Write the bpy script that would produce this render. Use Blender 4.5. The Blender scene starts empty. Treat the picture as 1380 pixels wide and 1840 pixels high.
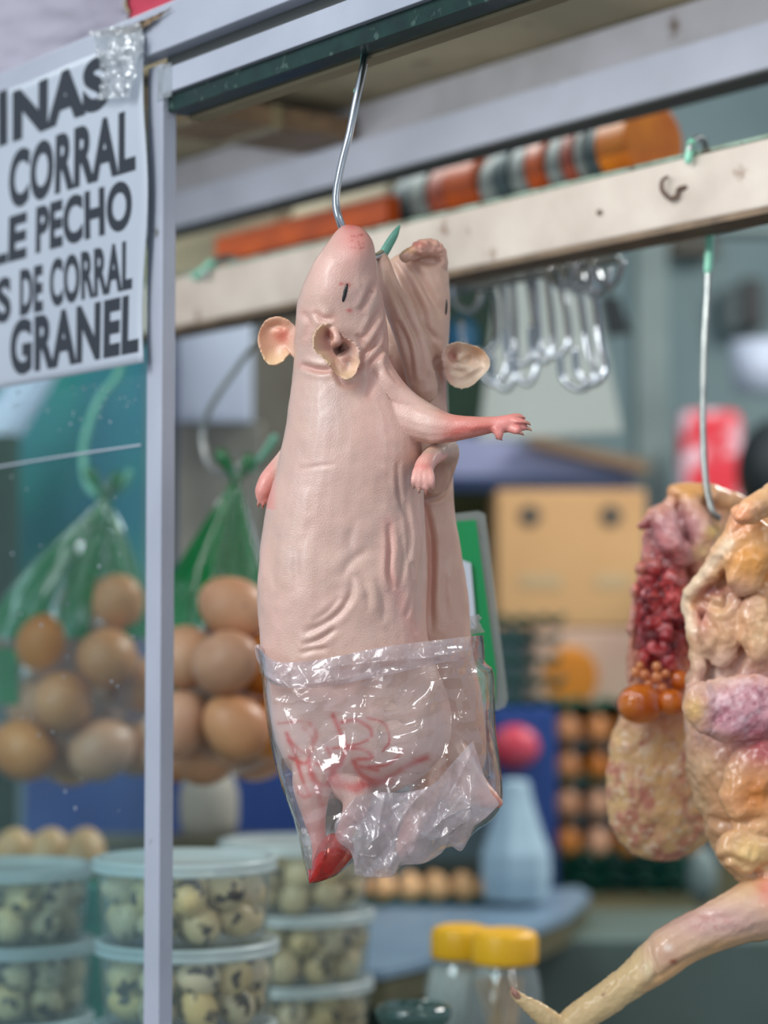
import bpy, bmesh, math, random
import numpy as np
from mathutils import Vector, Matrix
from mathutils.bvhtree import BVHTree
random.seed(7)
PI = math.pi
C = bpy.context.scene.collection
SC = bpy.context.scene
# ---------------------------------------------------------------- camera
F_PX, CAMZ, HOR = 4200.0, 1.5, 1130.0
PITCH = math.atan((HOR-920)/F_PX)
cd = bpy.data.cameras.new('camera'); cam = bpy.data.objects.new('camera', cd); C.objects.link(cam)
cam.location = (0, 0, CAMZ); cam.rotation_euler = (PI/2+PITCH, 0, 0)
cd.sensor_fit = 'VERTICAL'; cd.sensor_height = 36; cd.lens = F_PX/1840*36
cd.clip_start = .05
cd.dof.use_dof = True; cd.dof.focus_distance = 1.325; cd.dof.aperture_fstop = cd.lens/1000/.0175
SC.camera = cam
SC.view_settings.view_transform = 'Standard'; SC.view_settings.look = 'None'
SC.view_settings.exposure = 0.0; SC.view_settings.gamma = 1
# ---------------------------------------------------------------- world + lights
w = bpy.data.worlds.new('world'); SC.world = w; w.use_nodes = True
w.node_tree.nodes['Background'].inputs[0].default_value = (.74, .84, 1, 1)
w.node_tree.nodes['Background'].inputs[1].default_value = .52
def area(name, loc, target, sx, sy, power, col):
    l = bpy.data.lights.new(name, 'AREA'); l.shape = 'RECTANGLE'; l.size = sx; l.size_y = sy
    l.energy = power; l.color = col
    o = bpy.data.objects.new(name, l); C.objects.link(o); o.location = loc
    o.rotation_euler = (Vector(target)-Vector(loc)).to_track_quat('-Z', 'Y').to_euler()
    return o
area('market_skylight', (-1.5, -.1, 3.2), (0, 1.4, 1.45), 1.3, .9, 33, (.96, .98, 1))
area('glint_light', (-.9, .45, 2.35), (0, 1.4, 1.4), .035, .9, 7.0, (.95, 1, .98))  # narrow light added to put glints on the plastic
area('glint_light_right', (1.0, .2, 2.3), (.1, 1.4, 1.4), .035, .9, 4.5, (1, .97, .9))  # second narrow light added for glints, from the right
area('front_fill_light', (-3.2, -1.6, 1.9), (.2, 1.9, 1.7), 1.6, 1.2, 26, (.94, .97, 1))  # big soft frontal fill, added to brighten the beam faces

area('interior_fill_light', (1.4, 3.0, 2.9), (.6, 3.4, 1.2), 1.2, .3, 48, (1, .97, .92))  # unseen fill added overhead to light the shaded interior
area('interior_fill_light_left', (-.5, 2.6, 2.5), (-.3, 2.3, 1.3), .8, .2, 9, (.92, 1, .97))  # same added interior fill, for the left part

# ---------------------------------------------------------------- geometry helpers
fwd = np.array([0, math.cos(PITCH), math.sin(PITCH)]); upv = np.array([0, -math.sin(PITCH), math.cos(PITCH)])
def ray(px, py):
    return fwd + np.array([(px-690)/F_PX, 0, 0]) + upv*(-(py-920)/F_PX)
def W(px, py, Y):
    d = ray(px, py); p = d*(Y/d[1]); p[2] += CAMZ
    return p
def proj(P):
    Q = P-np.array([0, 0, CAMZ]); dz = Q@fwd
    return 690+F_PX*Q[:, 0]/dz, 920-F_PX*(Q@upv)/dz
ANG = math.radians(36)
U = np.array([-math.sin(ANG), math.cos(ANG), 0]); V = np.array([math.cos(ANG), math.sin(ANG), 0])
O = np.array([-.013, 1.35, 0])
def S(s, t, z): return O+s*U+t*V+np.array([0, 0, z])         # stall coordinates: along the front, into the stall, up
def Fp(px, py, t):                                            # pixel seen on the plane t of the stall
    d = ray(px, py); n = V
    k = ((O+t*V)@n)/(d@n); p = d*k; p[2] += CAMZ
    return p
def s_of(px, t=0):
    return float((Fp(px, 1130, t)-O)@U)

def srgb(c):
    return tuple((x/255/12.92 if x/255 <= .04045 else ((x/255+.055)/1.055)**2.4) for x in c)
def catmull(P, n):
    P = np.asarray(P, float); m = len(P)
    if m < 3:
        return np.array([P[0]+(P[-1]-P[0])*i/(n-1) for i in range(n)])
    E = np.vstack([2*P[0]-P[1], P, 2*P[-1]-P[-2]]); out = []
    for i in range(n):
        u = i/(n-1)*(m-1); k = min(int(u), m-2); f = u-k
        a, b, c, d = E[k], E[k+1], E[k+2], E[k+3]
        out.append(.5*((2*b)+(c-a)*f+(2*a-5*b+4*c-d)*f*f+(3*b-a-3*c+d)*f**3))
    return np.array(out)
def interp_rows(R, n):
    return catmull(R, n)
def loftV(rings, closed_ends=True):
    n = len(rings[0]); V_ = np.vstack(rings); F = []
    for i in range(len(rings)-1):
        for j in range(n):
            F.append((i*n+j, i*n+(j+1) % n, (i+1)*n+(j+1) % n, (i+1)*n+j))
    V_ = list(map(tuple, V_))
    if closed_ends:
        V_.append(tuple(np.mean(rings[0], 0))); a = len(V_)-1
        V_.append(tuple(np.mean(rings[-1], 0))); b = len(V_)-1; m = (len(rings)-1)*n
        for j in range(n):
            F.append((a, (j+1) % n, j)); F.append((b, m+j, m+(j+1) % n))
    return V_, F
def tubeV(P, R, n=12, sub=6, caps=True):
    P = np.asarray(P, float); R = np.asarray(R, float) if hasattr(R, '__len__') else np.full(len(P), R)
    Q = np.hstack([P, R[:, None]]); m = (len(P)-1)*sub+1
    Q = catmull(Q, m) if len(P) > 2 else np.array([Q[0]+(Q[-1]-Q[0])*i/(sub) for i in range(sub+1)])
    P = Q[:, :3]; R = np.maximum(Q[:, 3], 1e-5)
    T = np.gradient(P, axis=0); T /= np.linalg.norm(T, axis=1)[:, None]+1e-12
    a = np.cross(T[0], [0, 0, 1.]);
    if np.linalg.norm(a) < .1: a = np.cross(T[0], [1., 0, 0])
    rings = []
    ang = np.arange(n)*2*PI/n
    items = []
    if caps:
        for f in (.05, .4, .75): items.append((P[0]-T[0]*R[0]*math.sqrt(1-f*f), T[0], R[0]*f))
    for i in range(len(P)): items.append((P[i], T[i], R[i]))
    if caps:
        for f in (.75, .4, .05): items.append((P[-1]+T[-1]*R[-1]*math.sqrt(1-f*f), T[-1], R[-1]*f))
    for p, t, r in items:
        a = a-t*(a@t); a /= np.linalg.norm(a)+1e-12; b = np.cross(t, a)
        rings.append(p+r*(np.cos(ang)[:, None]*a+np.sin(ang)[:, None]*b))
    return loftV(rings)
def boxV(x0, x1, y0, y1, z0, z1, f=None):
    c = [(x, y, z) for z in (z0, z1) for x, y in ((x0, y0), (x1, y0), (x1, y1), (x0, y1))]
    if f: c = [tuple(f(*q)) for q in c]
    return c, [(0, 3, 2, 1), (4, 5, 6, 7), (0, 1, 5, 4), (1, 2, 6, 5), (2, 3, 7, 6), (3, 0, 4, 7)]
def ellV(c, r, rot=None, n=20, m=12, egg=0):
    rings = []
    M = rot if rot is not None else np.eye(3)
    for i in range(m+1):
        a = PI*i/m; z = -math.cos(a); k = max(math.sin(a), .02)*(1-egg*z)
        th = np.arange(n)*2*PI/n
        q = np.stack([r[0]*k*np.cos(th), r[1]*k*np.sin(th), np.full(n, r[2]*z)], 1)
        rings.append(np.asarray(c)+q@M.T)
    return loftV(rings)
def latheV(prof, c, n=48):
    th = np.arange(n)*2*PI/n
    rings = [np.stack([c[0]+r*np.cos(th), c[1]+r*np.sin(th), np.full(n, c[2]+z)], 1) for r, z in prof]
    V_ = list(map(tuple, np.vstack(rings))); F = []
    for i in range(len(rings)-1):
        for j in range(n): F.append((i*n+j, i*n+(j+1) % n, (i+1)*n+(j+1) % n, (i+1)*n+j))
    return V_, F
def prismV(poly, d):        # polygon of world points extruded by vector d
    n = len(poly); P = [tuple(p) for p in poly]+[tuple(np.asarray(p)+d) for p in poly]
    return P, [tuple(range(n-1, -1, -1)), tuple(range(n, 2*n))]+[(i, (i+1) % n, n+(i+1) % n, n+i) for i in range(n)]
def join(L):
    V_, F = [], []
    for v, f in L:
        k = len(V_); V_ += [tuple(q) for q in v]; F += [tuple(i+k for i in g) for g in f]
    return V_, F
def wloc(o):
    p = Vector(o.location)
    while o.parent: o = o.parent; p += o.location
    return p
def fixn(me):
    bm = bmesh.new(); bm.from_mesh(me); bmesh.ops.recalc_face_normals(bm, faces=bm.faces); bm.to_mesh(me); bm.free()
def obj(name, vf, mat, parent=None, smooth=True, bevel=0, origin=None, recalc=True):
    v, f = vf; A = np.array(v, float)
    if parent is not None: org = np.array(wloc(parent))
    elif origin is not None: org = np.asarray(origin, float)
    else: org = np.array([(A[:, 0].min()+A[:, 0].max())/2, (A[:, 1].min()+A[:, 1].max())/2, A[:, 2].min()])
    me = bpy.data.meshes.new(name); me.from_pydata((A-org).tolist(), [], f); me.update()
    if recalc: fixn(me)
    if bevel:
        bm = bmesh.new(); bm.from_mesh(me)
        es = [e for e in bm.edges if len(e.link_faces) == 2 and e.calc_face_angle(0) > .6]
        bmesh.ops.bevel(bm, geom=es, offset=bevel, segments=2, affect='EDGES', profile=.5); bm.to_mesh(me); bm.free()
    if mat is not None: me.materials.append(mat)
    o = bpy.data.objects.new(name, me); C.objects.link(o)
    if parent is not None: o.parent = parent
    else: o.location = org
    if smooth is True or smooth == 'auto':
        me.polygons.foreach_set('use_smooth', [True]*len(me.polygons))
        if smooth == 'auto': me.set_sharp_from_angle(angle=.7)
    return o
def tag(o, label, cat, group=None, kind=None):
    o['label'] = label
    if cat: o['category'] = cat
    if group: o['group'] = group
    if kind: o['kind'] = kind
    return o
def thing(name, loc, label, cat, group=None):
    o = bpy.data.objects.new(name, None); C.objects.link(o); o.location = tuple(loc); o.empty_display_size = .02
    return tag(o, label, cat, group)
def struct(o, label=None):
    o['kind'] = 'structure'
    if label: o['label'] = label
    return o
def vnoise(P, scale, seed=0):
    Q = np.asarray(P)*scale+seed*17.31; I = np.floor(Q).astype(np.int64); f = Q-I; f = f*f*(3-2*f)
    def h(i, j, k):
        n = (i*73856093) ^ (j*19349663) ^ (k*83492791) ^ (seed*2654435); n = (n ^ (n >> 13))*1274126177 & 0x7fffffff
        return (n % 100003)/100003.0
    r = 0
    for a in (0, 1):
        for b in (0, 1):
            for c in (0, 1):
                wgt = (f[:, 0] if a else 1-f[:, 0])*(f[:, 1] if b else 1-f[:, 1])*(f[:, 2] if c else 1-f[:, 2])
                r = r+wgt*h(I[:, 0]+a, I[:, 1]+b, I[:, 2]+c)
    return r*2-1
def fbm(P, scale, o=4, seed=0):
    r = 0; a = 1
    for k in range(o): r = r+a*vnoise(P, scale*2**k, seed+k); a *= .5
    return r
# ---------------------------------------------------------------- materials
def mat(name, c1, c2=None, scale=20, rough=.5, metal=0, bump=0, bscale=200, spec=.5, contrast=(.35, .65), dots=None, streak=None, coat=0, sss=0):
    m = bpy.data.materials.new(name); m.use_nodes = True; nt = m.node_tree; N = nt.nodes; L = nt.links
    b = N['Principled BSDF']; b.inputs['Roughness'].default_value = rough; b.inputs['Metallic'].default_value = metal
    b.inputs['Specular IOR Level'].default_value = spec; b.inputs['Coat Weight'].default_value = coat
    tc = N.new('ShaderNodeTexCoord')
    col = None
    b.inputs['Base Color'].default_value = (*srgb(c1), 1)
    vec = tc.outputs['Object']
    if streak:
        mp = N.new('ShaderNodeMapping'); mp.inputs['Scale'].default_value = streak; L.new(vec, mp.inputs[0]); vec = mp.outputs[0]
    if c2:
        nz = N.new('ShaderNodeTexNoise'); nz.inputs['Scale'].default_value = scale; nz.inputs['Detail'].default_value = 6; L.new(vec, nz.inputs['Vector'])
        cr = N.new('ShaderNodeValToRGB'); cr.color_ramp.elements[0].position = contrast[0]; cr.color_ramp.elements[1].position = contrast[1]
        cr.color_ramp.elements[0].color = (*srgb(c1), 1); cr.color_ramp.elements[1].color = (*srgb(c2), 1)
        L.new(nz.outputs['Fac'], cr.inputs[0]); col = cr.outputs[0]
    if dots:   # (colour, scale, threshold lo, hi)
        n2 = N.new('ShaderNodeTexNoise'); n2.inputs['Scale'].default_value = dots[1]; n2.inputs['Detail'].default_value = 5; L.new(tc.outputs['Object'], n2.inputs['Vector'])
        mr = N.new('ShaderNodeMapRange'); mr.inputs[1].default_value = dots[2]; mr.inputs[2].default_value = dots[3]; L.new(n2.outputs['Fac'], mr.inputs[0])
        mx = N.new('ShaderNodeMix'); mx.data_type = 'RGBA'; L.new(mr.outputs[0], mx.inputs[0])
        if col: L.new(col, mx.inputs[6])
        else: mx.inputs[6].default_value = (*srgb(c1), 1)
        mx.inputs[7].default_value = (*srgb(dots[0]), 1); col = mx.outputs[2]
    if col: L.new(col, b.inputs['Base Color'])
    if bump:
        nb = N.new('ShaderNodeTexNoise'); nb.inputs['Scale'].default_value = bscale; nb.inputs['Detail'].default_value = 4; L.new(tc.outputs['Object'], nb.inputs['Vector'])
        bp = N.new('ShaderNodeBump'); bp.inputs['Strength'].default_value = bump; bp.inputs['Distance'].default_value = .002; L.new(nb.outputs['Fac'], bp.inputs['Height']); L.new(bp.outputs[0], b.inputs['Normal'])
    if sss:
        b.inputs['Subsurface Weight'].default_value = sss; b.inputs['Subsurface Radius'].default_value = (1, .45, .3); b.inputs['Subsurface Scale'].default_value = .006
    return m
def film(name, col, haze, rough=.08, tint=(1, 1, 1), gloss=1.0, bump=0, bscale=80, noise=None, ior=1.5):
    """thin plastic / glass sheet: lets light through, a little milky, with surface reflection"""
    m = bpy.data.materials.new(name); m.use_nodes = True; nt = m.node_tree; N = nt.nodes; L = nt.links
    out = N['Material Output']; N.remove(N['Principled BSDF'])
    tr = N.new('ShaderNodeBsdfTransparent'); tr.inputs[0].default_value = (*tint, 1)
    df = N.new('ShaderNodeBsdfDiffuse'); df.inputs[0].default_value = (*srgb(col), 1)
    tl = N.new('ShaderNodeBsdfTranslucent'); tl.inputs[0].default_value = (*srgb(col), 1)
    ad = N.new('ShaderNodeMixShader'); ad.inputs[0].default_value = .4; L.new(df.outputs[0], ad.inputs[1]); L.new(tl.outputs[0], ad.inputs[2])
    m1 = N.new('ShaderNodeMixShader'); m1.inputs[0].default_value = haze; L.new(tr.outputs[0], m1.inputs[1]); L.new(ad.outputs[0], m1.inputs[2])
    gl = N.new('ShaderNodeBsdfGlossy'); gl.inputs['Roughness'].default_value = rough
    fr = N.new('ShaderNodeLayerWeight'); fr.inputs[0].default_value = .5
    pw = N.new('ShaderNodeMath'); pw.operation = 'POWER'; pw.inputs[1].default_value = 5; L.new(fr.outputs['Facing'], pw.inputs[0])
    ma = N.new('ShaderNodeMath'); ma.operation = 'MULTIPLY_ADD'; ma.inputs[1].default_value = .45; ma.inputs[2].default_value = .045; L.new(pw.outputs[0], ma.inputs[0])
    mu = N.new('ShaderNodeMath'); mu.operation = 'MULTIPLY'; mu.inputs[1].default_value = gloss; mu.use_clamp = True; L.new(ma.outputs[0], mu.inputs[0])
    m2 = N.new('ShaderNodeMixShader'); L.new(mu.outputs[0], m2.inputs[0]); L.new(m1.outputs[0], m2.inputs[1]); L.new(gl.outputs[0], m2.inputs[2])
    L.new(m2.outputs[0], out.inputs[0])
    tc = N.new('ShaderNodeTexCoord')
    if bump:
        nb = N.new('ShaderNodeTexNoise'); nb.inputs['Scale'].default_value = bscale; nb.inputs['Detail'].default_value = 3; L.new(tc.outputs['Object'], nb.inputs['Vector'])
        bp = N.new('ShaderNodeBump'); bp.inputs['Strength'].default_value = bump; bp.inputs['Distance'].default_value = .002; L.new(nb.outputs['Fac'], bp.inputs['Height'])
        for q in (gl, fr, df): L.new(bp.outputs[0], q.inputs['Normal'])
    if noise:   # haze varies: (scale, lo, hi)
        nz = N.new('ShaderNodeTexNoise'); nz.inputs['Scale'].default_value = noise[0]; nz.inputs['Detail'].default_value = 5; L.new(tc.outputs['Object'], nz.inputs['Vector'])
        mr = N.new('ShaderNodeMapRange'); mr.inputs[1].default_value = .35; mr.inputs[2].default_value = .7; mr.inputs[3].default_value = noise[1]; mr.inputs[4].default_value = noise[2]
        L.new(nz.outputs['Fac'], mr.inputs[0]); L.new(mr.outputs[0], m1.inputs[0])
    return m
def flesh(name, rough=.4, bump=.15, bscale=900, sss=.15, spec=.5, coat=.1):
    m = bpy.data.materials.new(name); m.use_nodes = True; nt = m.node_tree; N = nt.nodes; L = nt.links; b = N['Principled BSDF']
    at = N.new('ShaderNodeAttribute'); at.attribute_name = 'tint'; L.new(at.outputs['Color'], b.inputs['Base Color'])
    b.inputs['Roughness'].default_value = rough; b.inputs['Specular IOR Level'].default_value = spec; b.inputs['Coat Weight'].default_value = coat; b.inputs['Coat Roughness'].default_value = .2
    b.inputs['Subsurface Weight'].default_value = sss; b.inputs['Subsurface Radius'].default_value = (1, .5, .35); b.inputs['Subsurface Scale'].default_value = .004
    tc = N.new('ShaderNodeTexCoord'); nb = N.new('ShaderNodeTexNoise'); nb.inputs['Scale'].default_value = bscale; nb.inputs['Detail'].default_value = 3; L.new(tc.outputs['Object'], nb.inputs['Vector'])
    bp = N.new('ShaderNodeBump'); bp.inputs['Strength'].default_value = bump; bp.inputs['Distance'].default_value = .001; L.new(nb.outputs['Fac'], bp.inputs['Height']); L.new(bp.outputs[0], b.inputs['Normal'])
    return m
M = {}
M['alu'] = mat('painted_aluminium', (188, 193, 206), (174, 180, 192), 9, .42, .15, dots=((120, 118, 112), 34, .68, .74), bump=.1)
M['alu_side'] = M['alu']
M['alu_old'] = mat('dirty_aluminium', (176, 176, 184), (150, 150, 152), 8, .5, .1, dots=((96, 84, 72), 22, .64, .72))
M['green_strip'] = mat('dark_green_glass_edge', (14, 52, 44), (6, 34, 30), 60, .25, 0, dots=((60, 84, 76), 120, .6, .68))
M['groove'] = mat('dark_grey_rubber', (78, 82, 80), None, rough=.6)
M['khaki'] = mat('khaki_board', (168, 156, 126), (132, 124, 100), 5, .7, streak=(1, 1, 1), dots=((88, 80, 62), 14, .62, .72))
M['slat'] = mat('brown_wood', (128, 104, 76), (96, 78, 58), 12, .6, streak=(1, 8, 8))
M['tape'] = film('yellowed_tape', (190, 180, 140), .5)
M['beam'] = mat('weathered_white_beam_paint', (196, 186, 174), (172, 160, 148), 14, .6, bump=.3, bscale=60, dots=((112, 84, 62), 26, .63, .71))
M['beam_edge'] = mat('green_grey_paint', (132, 156, 140), (104, 116, 100), 40, .5, dots=((60, 54, 40), 60, .55, .65))
M['beam_under'] = mat('raw_brown_wood', (120, 100, 78), (88, 74, 58), 30, .7)
M['rust'] = mat('rust', (66, 50, 40), (100, 70, 48), 200, .7)
M['steel'] = mat('steel', (190, 196, 200), None, rough=.22, metal=1)
M['steel_dull'] = mat('dull_steel', (168, 172, 168), (140, 146, 144), 60, .35, metal=.8)
M['mint'] = mat('mint_green_plastic', (140, 205, 180), (120, 188, 160), 80, .35)
M['mint_dark'] = mat('sea_green_paint', (92, 156, 134), (110, 172, 150), 120, .35)
M['paper'] = mat('white_sign_paper', (186, 194, 204), (176, 184, 195), 5, .45)
M['ink'] = mat('black_print', (40, 46, 54), None, rough=.5)
M['glass'] = film('dusty_glass', (150, 190, 195), .05, .02, (.88, .97, .98), .55, noise=(7, .0, .035))
M['clear_tape'] = film('crumpled_clear_tape', (225, 232, 236), .28, .12, gloss=3.0, bump=1.0, bscale=120)
M['bag'] = film('clear_plastic_film', (245, 236, 236), .08, .085, (.985, .975, .975), 2.6, bump=.5, bscale=55, noise=(35, .04, .20))
M['bag2'] = film('doubled_plastic_film', (246, 232, 234), .17, .12, (.97, .95, .95), 2.8, bump=.6, bscale=55, noise=(40, .14, .44))
M['blood'] = film('blood_in_bag', (214, 44, 32), .62, .06, (1, .62, .56), 2.0, bump=.6, bscale=90, noise=(75, .05, .75))
M['blood_solid'] = mat('blood', (190, 24, 14), (120, 10, 8), 120, .12, coat=1)
M['skin'] = flesh('guinea_pig_skin', .33, .38, 1300, .14, .55, .22)
M['fowl'] = flesh('raw_chicken', .30, .3, 500, .12, coat=.35)
M['yolk'] = mat('egg_yolk', (232, 128, 20), (200, 92, 14), 60, .12, coat=1, dots=((150, 40, 16), 70, .62, .7))
M['yolk_pale'] = mat('pale_ovum', (236, 160, 96), (214, 120, 70), 100, .2, coat=1)
M['eye'] = mat('dark_eye', (24, 24, 22), None, rough=.25)
M['claw'] = mat('claw', (206, 160, 140), (160, 90, 76), 300, .35)
M['tub'] = film('frosted_tub_plastic', (220, 228, 224), .09, .14, (.975, .985, .975), 1.1)
M['lid'] = film('frosted_lid_plastic', (222, 234, 234), .62, .22, (.97, .985, .985), 1.2)
M['green_film'] = film('green_printed_plastic', (0, 140, 66), .62, .10, (.12, .75, .35), 2.2, noise=(30, .65, .97))
M['clear_film'] = film('clear_bag_plastic', (215, 225, 220), .07, .08, (.97, .98, .97), 2.0)
M['brown_egg'] = mat('brown_eggshell', (214, 150, 98), (190, 122, 72), 14, .42, dots=((168, 100, 56), 160, .66, .72))
M['tan_egg'] = mat('tan_eggshell', (218, 172, 120), (198, 148, 96), 14, .42)
M['card'] = mat('cardboard', (206, 164, 114), (190, 146, 98), 3, .8)
M['card_mark'] = mat('grey_brown_print', (84, 76, 66), None, rough=.8)
M['card_mark2'] = mat('faded_grey_print', (186, 162, 124), None, rough=.8)
M['pale_carton'] = mat('pale_printed_carton', (212, 180, 156), (200, 160, 140), 6, .7)
M['orange_print'] = mat('orange_print', (226, 142, 36), (196, 116, 30), 12, .7)
M['teal'] = mat('teal_pulp_tray', (10, 112, 92), (6, 84, 74), 30, .5)
M['grey_tray'] = mat('grey_pulp_tray', (96, 104, 100), (76, 84, 82), 30, .8)
M['wall'] = mat('grey_green_wall_paint', (120, 140, 140), (100, 122, 124), 2.2, .7)
M['wallpost'] = mat('grey_steel_column', (120, 136, 134), (96, 112, 110), 4, .6)
M['blue'] = mat('blue_plastic', (26, 66, 134), (18, 48, 104), 5, .45)
M['navy'] = mat('navy_fabric', (22, 46, 84), (14, 34, 62), 8, .7)
M['tealcloth'] = mat('teal_tarpaulin', (0, 122, 112), (6, 74, 120), 3.2, .5, contrast=(.45, .7))
M['lav'] = mat('lavender_grey_tarpaulin', (150, 156, 190), (120, 128, 160), 3, .6)
M['olive'] = mat('olive_sacking', (92, 96, 40), (70, 76, 40), 6, .8)
M['dkgreen'] = mat('dark_green_cloth', (34, 62, 42), (22, 44, 34), 8, .8)
M['dkbrown'] = mat('dark_brown_stone', (70, 64, 50), (96, 92, 82), 5, .8)
M['board'] = mat('pale_blue_grey_board', (196, 206, 224), (186, 196, 214), 3, .5)
M['beige'] = mat('beige_grey_panel', (156, 154, 142), (144, 142, 130), 4, .7)
M['counter'] = mat('pale_blue_counter', (116, 140, 158), (100, 124, 144), 6, .4)
M['counteredge'] = mat('brown_counter_edge', (84, 80, 54), (64, 66, 44), 8, .6)
M['panel'] = mat('grey_green_panel', (92, 112, 106), (76, 92, 84), 4, .6)
M['palebottle'] = mat('pale_blue_plastic', (160, 186, 198), (146, 172, 186), 5, .45)
M['red'] = mat('red_plastic', (206, 36, 52), (224, 190, 200), 16, .5, contrast=(.5, .6))
M['redcloth'] = mat('pink_red_cloth', (186, 62, 82), None, rough=.8)
M['black'] = mat('black_plastic', (26, 36, 38), (14, 20, 22), 6, .5)
M['tarp'] = mat('grey_lilac_tarpaulin', (176, 172, 184), (148, 144, 156), 4, .7)
M['yellow'] = mat('yellow_cap_plastic', (238, 178, 18), (224, 160, 12), 12, .4)
M['salt'] = mat('white_salt', (206, 208, 206), (190, 192, 190), 200, .8)
M['jar'] = film('clear_jar_plastic', (200, 210, 210), .12, .06, (.95, .97, .96), 1.3)
M['greenglass'] = film('dark_green_glass', (70, 110, 104), .45, .05, (.55, .72, .68), 2.2)
M['pick'] = mat('wooden_pick', (222, 178, 116), (200, 150, 90), 60, .6)
M['green_card'] = mat('green_card', (0, 128, 70), None, rough=.45)
M['sleeve'] = film('clear_card_sleeve', (170, 176, 170), .38, .12, (.9, .92, .9), 1.2)
M['orange'] = mat('orange_plastic', (196, 84, 12), (160, 64, 12), 20, .4)
M['amber'] = mat('amber_plastic', (226, 130, 16), (190, 92, 12), 20, .4)
M['greyroll'] = mat('grey_plastic', (140, 148, 142), (110, 118, 114), 20, .5)
M['redroll'] = mat('brick_red_plastic', (150, 66, 44), (170, 84, 54), 20, .5)
M['darkroll'] = mat('dark_slate_plastic', (64, 84, 86), (50, 66, 68), 20, .5)
M['floor'] = mat('concrete', (120, 120, 116), (100, 100, 98), 3, .8)
M['whitefilm'] = film('white_plastic_sheet', (222, 226, 218), .55, .2, (.9, .92, .9), 1.0)
m = mat('quail_eggshell', (236, 208, 156), (216, 200, 158), 30, .4, dots=((50, 42, 36), 75, .555, .60)); M['quail'] = m
def randomise(m, amt=.5):
    nt = m.node_tree; N = nt.nodes; L = nt.links; oi = N.new('ShaderNodeObjectInfo')
    tc = [n for n in N if n.type == 'TEX_COORD'][0]; ad = N.new('ShaderNodeVectorMath'); ad.operation = 'ADD'
    mu = N.new('ShaderNodeMath'); mu.operation = 'MULTIPLY'; mu.inputs[1].default_value = 37; L.new(oi.outputs['Random'], mu.inputs[0])
    L.new(tc.outputs['Object'], ad.inputs[0]); L.new(mu.outputs[0], ad.inputs[1])
    for n in N:
        if n.type == 'TEX_NOISE': L.new(ad.outputs[0], n.inputs['Vector'])
    b = N['Principled BSDF']; lk = b.inputs['Base Color'].links[0].from_socket
    hs = N.new('ShaderNodeHueSaturation'); mr = N.new('ShaderNodeMapRange'); mr.inputs[3].default_value = 1-amt*.5; mr.inputs[4].default_value = 1+amt*.35
    m2 = N.new('ShaderNodeMath'); m2.operation = 'FRACT'; m3 = N.new('ShaderNodeMath'); m3.operation = 'MULTIPLY'; m3.inputs[1].default_value = 7.13
    L.new(oi.outputs['Random'], mr.inputs[0]); L.new(mr.outputs[0], hs.inputs['Saturation']); L.new(lk, hs.inputs['Color'])
    L.new(oi.outputs['Random'], m3.inputs[0]); L.new(m3.outputs[0], m2.inputs[0])
    mv = N.new('ShaderNodeMapRange'); mv.inputs[3].default_value = .82; mv.inputs[4].default_value = 1.08; L.new(m2.outputs[0], mv.inputs[0]); L.new(mv.outputs[0], hs.inputs['Value'])
    L.new(hs.outputs[0], b.inputs['Base Color'])
randomise(M['quail'], .5); randomise(M['brown_egg'], .5)
SB = lambda s0, s1, t0, t1, z0, z1: boxV(s0, s1, t0, t1, z0, z1, S)

# ================================================================ LARGE STRUCTURE
struct(obj('floor', boxV(-4, 4, -1, 7, -.05, 0), M['floor'], smooth=False))
struct(obj('wall_back', boxV(-1.6, 2.6, 5.2, 5.3, 0, 3.4), M['wall'], smooth=False))

# added fill light hidden behind the top rail, brightens the beams inside
def add_rail_fill():
    p = S(.1, .045, 1.885); o = area('rail_fill_light', tuple(p), tuple(S(.1, .45, 1.90)), 1.7, .02, 3.4, (.97, .98, 1))
    x = Vector(U); z = -(Vector(S(.1, .45, 1.90))-Vector(p)).normalized(); y = z.cross(x).normalized()
    o.matrix_world = Matrix.Translation(Vector(p)) @ Matrix((x, y, z)).transposed().to_4x4()
add_rail_fill()
# stall front frame
post = thing('stall_post', S(s_of(286), 0, .9), 'narrow white aluminium post between the glass pane and the hanging guinea pigs', 'post')
s1, s0 = s_of(261, -.010), s_of(288, -.010)
obj('post_body', SB(s0, s1, -.010, .0005, .9, 1.87), M['alu'], post, smooth=False, bevel=.0006)
obj('post_lip', SB(s1-.0005, s1+.006, -.004, .002, .9, 1.87), M['groove'], post, smooth=False)
rail = thing('top_rail', S(0, 0, 1.838), 'long white aluminium rail with dark green bottom strip, above the hanging guinea pigs', 'rail')
zb = 1.838
obj('front_flange', SB(-.9, 1.3, -.016, -.002, 1.876, 1.906), M['alu'], rail, smooth=False, bevel=.0008)
obj('track_groove', SB(-.9, s0+.005, -.004, .002, 1.866, 1.876), M['groove'], rail, smooth=False)
obj('lower_track', SB(-.9, s0+.003, -.010, .004, 1.8495, 1.866), M['alu'], rail, smooth=False, bevel=.0006)
obj('green_strip', SB(-.9, s0+.003, -.006, .012, 1.838, 1.8495), M['green_strip'], rail, smooth=False, bevel=.0005)
obj('back_lip', SB(-.9, s0+.003, .012, .024, 1.836, 1.842), M['khaki'], rail, smooth=False)

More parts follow.
